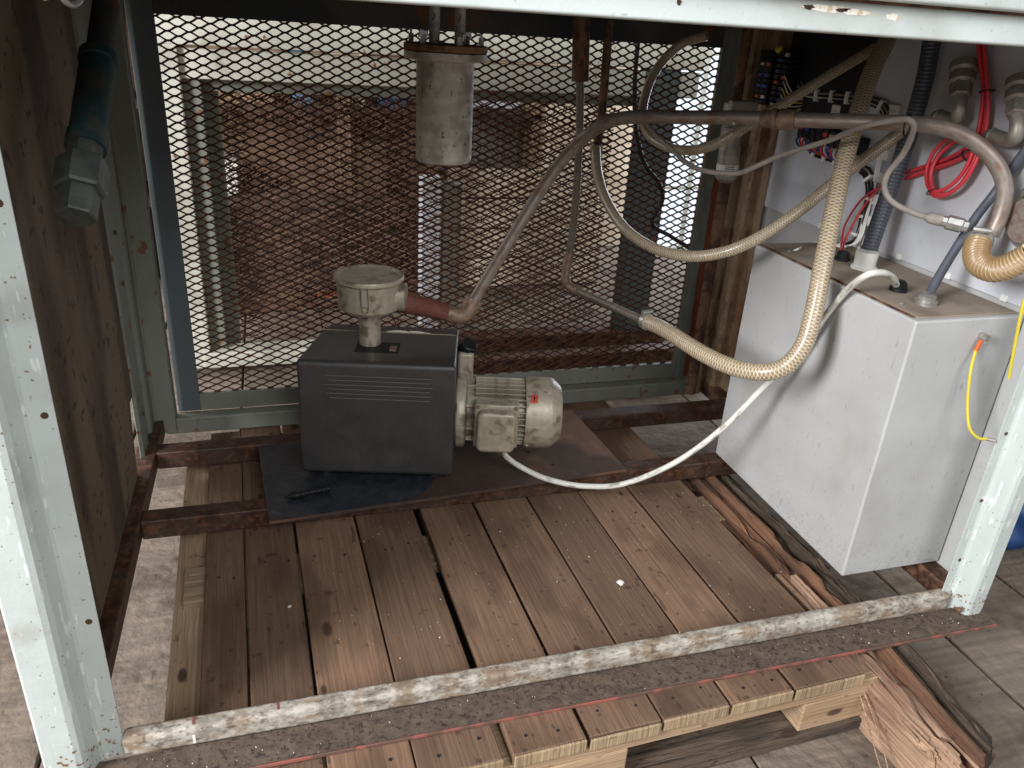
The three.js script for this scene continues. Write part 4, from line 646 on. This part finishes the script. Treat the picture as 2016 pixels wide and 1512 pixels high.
// ---------------------------------------------------------------- hanging green pipe at the left
{
  const t = T('green_pipe_union', 'green tarnished pipe with grey hex union hanging near the left board', 'pipe union');
  const a = V(P.green[0]), b = V(P.green[4]), d = b.clone().sub(a).normalize(), at = (s) => a.clone().addScaledVector(d, s), L = a.distanceTo(b);
  put('upper_pipe', rodGeo(at(-0.09).toArray(), at(0.05).toArray(), 0.016, 0.016, 20), M.ceilingSteel, t);
  put('green_pipe', latheBetween([[0, 0], [0.0225, 0], [0.0225, 0.012], [0.0205, 0.014], [0.0205, L * 0.50], [0.0225, L * 0.50 + 0.001], [0.0225, L * 0.58], [0, L * 0.58]], a, at(L * 0.58), 24), M.verdigris, t);
  put('neck', rodGeo(at(L * 0.57).toArray(), at(L * 0.67).toArray(), 0.0195, 0.0195, 8), M.hexGrey, t);
  put('union_nut', rodGeo(at(L * 0.66).toArray(), at(L * 0.83).toArray(), 0.0285, 0.0285, 6, 0.003), M.hexGrey, t);
  put('lower_nut', rodGeo(at(L * 0.825).toArray(), at(L * 0.97).toArray(), 0.0215, 0.0215, 6, 0.002), M.hexGrey, t);
}
{
  const t = T('hose_tail', 'pale ring and stub hanging in the dark top left corner', 'hose tail');
  put('ring', new THREE.TorusGeometry(0.0125, 0.0026, 10, 24), M.zinc, t, [0.0705, 0.787, 0.0], [0, 1.1, 0.2]);
  put('stub', rodGeo([0.064, 0.792, -0.002], [0.046, 0.784, 0.0], 0.010, 0.0095, 18, 0.002), M.ivory, t);
}
// ---------------------------------------------------------------- small litter
for (const [x, z, s, l] of [[0.713, -0.166, 0.006, 'crumpled white paper scrap lying on a deck board seam'], [0.195, -0.22, 0.0028, 'tiny pale wood chip on the dark left deck boards']]) {
  const t = thing('litter', l, 'litter', [x, -0.0342, z]); const g = new THREE.IcosahedronGeometry(s, 2), p = g.attributes.position; for (let i = 0; i < p.count; i++) { const k = 0.55 + 0.7 * hash(Math.round(p.getX(i) * 9e3), Math.round(p.getZ(i) * 9e3 + p.getY(i) * 5e3), 2); p.setXYZ(i, p.getX(i) * k, p.getY(i) * k * 0.5, p.getZ(i) * k); } g.computeVertexNormals(); put('scrap', g, s > 0.004 ? M.whitePlastic : M.ivory, t);
}
{
  const d = new THREE.InstancedMesh(new THREE.TetrahedronGeometry(0.0011), M.ivory, 260); d.name = 'wood_crumbs'; d.userData = { kind: 'stuff', label: 'scattered tiny pale crumbs of wood and paint', category: 'crumbs' };
  const m = new THREE.Matrix4(), q = new THREE.Quaternion(), e = new THREE.Euler();
  for (let i = 0; i < 260; i++) { const onLip = i > 170; const k = 0.5 + 1.3 * rnd() * rnd(); q.setFromEuler(e.set(rnd() * 6, rnd() * 6, rnd() * 6)); const x = onLip ? rr(0.0, 1.2) : rr(0.25, 1.0), z = onLip ? rr(0.016, 0.056) : rr(-0.42, -0.02); m.compose(new THREE.Vector3(x, onLip ? -0.0293 : -0.0352, z), q, new THREE.Vector3(k, k * 0.7, k)); d.setMatrixAt(i, m); }
  d.castShadow = d.receiveShadow = true; scene.add(d);
}
// ---------------------------------------------------------------- behind the mesh
{
  const t = thing('rear_machine', 'cream painted second machine frame with mesh standing behind the first', 'machine frame', [0, 0, -1.4]);
  block('top_beam', M.cream, t, [-0.06, 0.690, -0.01], [1.40, 0.84, 0.03], 0.004); block('lower_beam', M.cream, t, [-0.02, 0.615, -0.02], [1.40, 0.684, 0.012], 0.003);
  block('post', M.cream, t, [-0.06, -0.135, -0.012], [0.02, 0.70, 0.028], 0.004); block('inner_post', M.paintGreyGreen, t, [0.02, -0.13, -0.04], [0.062, 0.62, 0.0], 0.003);
  block('grey_strip', M.paintGreyGreen, t, [0.062, 0.585, -0.1], [1.24, 0.62, -0.03], 0.002); block('grey_strip', M.paintGreyGreen, t, [0.055, -0.10, -0.1], [0.096, 0.60, -0.05], 0.002);
  block('bottom_rail', M.cream, t, [0.0, -0.135, -0.04], [0.62, -0.09, 0.03], 0.004); block('bottom_rail', M.rustSteel, t, [0.62, -0.135, -0.04], [1.40, -0.085, 0.03], 0.004);
  block('post', M.paintBlue, t, [1.23, -0.135, -0.03], [1.335, 0.70, 0.02], 0.004);
  const mm = put('expanded_mesh', meshGeo, M.rustLight, t, [0.1, -0.10, -0.11]); mm.userData.kind = 'stuff';
  block('column', M.panelWhite, t, [0.64, -0.13, -0.24], [0.70, 0.35, -0.18], 0.003); block('column', M.paintGreyGreen, t, [0.702, -0.13, -0.25], [0.765, 0.33, -0.19], 0.003);
}
for (const [x, z, turn, l] of [[0.02, -1.86, 0.10, 'rusty mesh crate standing in the dark behind the rear machine']]) {
  const c = thing('mesh_crate', l, 'mesh crate', [x, FLOOR, z], null, turn), g = put('expanded_mesh', meshGeo, M.rustLight, c, [0.02, 0.03, 0]); g.userData.kind = 'stuff'; g.scale.set(0.62, 1, 1);
  for (const px of [0, 0.72]) put('corner_post', boxUV(rb(0.035, 0.80, 0.035, 0.003)), M.rustSteel, c, [px, 0.40, 0.0]); for (const py of [0.02, 0.775]) put('crate_rail', boxUV(rb(0.72, 0.03, 0.03, 0.003)), M.rustSteel, c, [0.36, py, 0.003]);
  put('crate_side', meshGeo, M.rustLight, c, [0.72, 0.03, -0.01], [0, Math.PI / 2, 0]).scale.set(0.3, 1, 1); put('contents', boxUV(rb(0.58, 0.30 + 0.1 * x, 0.2, 0.01)), x > 0.3 ? M.creamSheet : M.oldWood, c, [0.34, 0.19 + 0.05 * x, -0.16]);
}
{
  const t = thing('floor_timber', 'dark brown timber baulk lying on the floor behind the mesh', 'timber', [1.0, FLOOR, -1.12], null, 0.03); put('timber', boxUV(rb(0.78, 0.045, 0.10, 0.004)), M.oldWood, t, [0, 0.0225, 0]);
  const u = thing('floor_timber', 'narrow red brown timber batten in front of the rear machine', 'timber', [1.0, FLOOR, -1.25], null, 0.02); put('timber', boxUV(rb(0.86, 0.06, 0.05, 0.004)), M.rustSteel, u, [0, 0.03, 0]);
}
const box = (name, label, cat, mat, [x0, y0, z0], [x1, y1, z1], group) => {      // carton or bin with a rim and a flap
  const t = thing(name, label, cat, [(x0 + x1) / 2, y0, (z0 + z1) / 2], group), w = x1 - x0, h = y1 - y0, d = z1 - z0;
  put('body', boxUV(rb(w, h, d, 0.006), [x0, y0]), mat, t, [0, h / 2, 0]); put('rim', boxUV(rb(w + 0.008, 0.012, d + 0.008, 0.002)), mat, t, [0, h - 0.012, 0]); put('seam', rb(0.004, h * 0.9, 0.003, 0.001, 1), M.ivory, t, [w * 0.1, h / 2, d / 2]); return t;
};
{
  const t = thing('rack', 'brown wooden storage rack standing behind the rear machine', 'rack', [0.45, FLOOR, -2.35]);
  for (const y of [0.30, 0.62, 0.95]) put('shelf', boxUV(rb(1.5, 0.022, 0.36, 0.002), [y, 0], true), M.oldWood, t, [0, y, 0]);
  for (const x of [-0.74, 0.02, 0.74]) put('upright', boxUV(rb(0.045, 1.1, 0.36, 0.003), [x, 0]), M.deckEnd, t, [x, 0.55, 0]);
  put('rack_back', boxUV(rb(1.5, 1.1, 0.012, 0.002)), M.carton, t, [0, 0.55, -0.19]);
}
const S1 = FLOOR + 0.311, S2 = FLOOR + 0.631;
box('bin', 'light blue storage bin on the rack behind the meshes', 'bin', flat(0x5f93b4, 0.6), [0.30, S2, -2.42], [0.37, S2 + 0.17, -2.22], 'bins on the rack');
box('bin', 'dark blue storage bin on the rack behind the meshes', 'bin', flat(0x2f5f8e, 0.6), [0.60, S2, -2.42], [0.70, S2 + 0.16, -2.22], 'bins on the rack');
box('carton', 'cream carton on the rack between the blue bins', 'carton', M.creamSheet, [0.45, S2, -2.42], [0.55, S2 + 0.18, -2.22], 'cartons on the rack');
box('carton', 'brown carton on the rack left of the light blue bin', 'carton', M.carton, [-0.02, S2, -2.42], [0.24, S2 + 0.14, -2.2], 'cartons on the rack');
box('carton', 'small white carton on the lower rack shelf', 'carton', M.whitePlastic, [-0.12, S1, -2.42], [0.10, S1 + 0.13, -2.2], 'cartons on the rack');
box('carton', 'wide tan carton on the lower rack shelf', 'carton', M.carton, [0.30, S1, -2.42], [0.62, S1 + 0.2, -2.2], 'cartons on the rack');
box('crate', 'orange crate on the floor under the rack', 'crate', M.orange, [0.34, FLOOR, -2.1], [0.42, FLOOR + 0.09, -1.98], 'crates under the rack');
box('crate', 'brown crate on the floor under the rack beside orange crate', 'crate', M.carton, [-0.1, FLOOR, -2.2], [0.3, FLOOR + 0.22, -1.95], 'crates under the rack');
{
  const t = thing('cream_board', 'large cream board leaning behind the rear machine', 'board', [1.12, FLOOR, -2.08]);
  for (let k = 0; k < 4; k++) put('plank', boxUV(rb(0.60, 0.105, 0.018, 0.003), [k, 0], true), M.creamSheet, t, [0.02, 0.054 + k * 0.11, -0.02 * k], [-0.12, 0, 0]);
}
box('white_cabinet', 'white cabinet seen through both meshes beside the rack', 'cabinet', M.panelWhite, [0.98, FLOOR + 0.0, -2.6], [1.25, 0.62, -2.36]);
// bright workshop window at the back right
{
  const t = thing('rear_window', 'bright daylight window behind the mesh at the back right', 'window', [2.28, 0.42, -2.52]);
  M.glow = new THREE.MeshStandardMaterial({ color: 0x222222, emissive: new THREE.Color().setRGB(0.80, 0.90, 1.0), emissiveIntensity: 1.05, roughness: 0.6 });
  for (let i = 0; i < 4; i++) for (let j = 0; j < 4; j++) put('pane', rb(0.215, 0.27, 0.006, 0.001, 1), M.glow, t, [-0.345 + i * 0.23, -0.42 + j * 0.285, 0]);
  for (let i = 0; i <= 4; i++) put('mullion', rb(0.016, 1.16, 0.03, 0.002, 1), M.cream, t, [-0.46 + i * 0.23, 0.0075, 0.006]);
  for (let j = 0; j <= 4; j++) put('transom', rb(0.93, 0.014, 0.034, 0.002, 1), M.cream, t, [0, -0.5625 + j * 0.285, 0.006]);
}
areaLight([2.28, 0.43, -2.47], [1.2, 0.2, 0.0], 0.92, 1.14, 0xe6f0ff, 9.0);
{
  const t = thing('hanging_cable', 'black cable dangling behind the mesh in front of the window', 'cable', null); put('cable', tubeGeo(P.blackcable, 0.006, 120, 10), M.black, t);
  const w = thing('far_wall', 'brown boarded far wall of the workshop', 'wall', [0.5, FLOOR, -2.62]);
  for (let k = 0; k < 24; k++) { const x = -2.2 + k * 0.2, inWin = x > 1.3 && x < 2.3; put('wall_board', boxUV(rb(0.196, inWin ? 0.9 : 2.2, 0.02, 0.002), [k * 0.3, 0]), (x > 0.55 && x < 1.4) ? M.creamSheet : M.carton, w, [x, inWin ? 1.65 : 1.1, 0]); }
}
{
  const t = thing('blue_tarp', 'crumpled blue tarpaulin bundle on the floor beyond the right post', 'tarpaulin', [1.74, FLOOR, -0.36]);
  const g = new THREE.SphereGeometry(0.16, 32, 20), p = g.attributes.position; for (let i = 0; i < p.count; i++) { const x = p.getX(i), y = p.getY(i), z = p.getZ(i), k = 0.8 + 0.5 * fbm(x * 2 + 1, z * 2 + y * 3 + 2, 5, 5, 651, 4); p.setXYZ(i, x * k * 1.1, Math.max(-0.06, y * 0.62 * k), z * k); } g.computeVertexNormals(); put('bundle', g, flat(0x2a4f86, 0.5), t, [0, 0.06, 0]);
}
renderer.render(scene, camera);
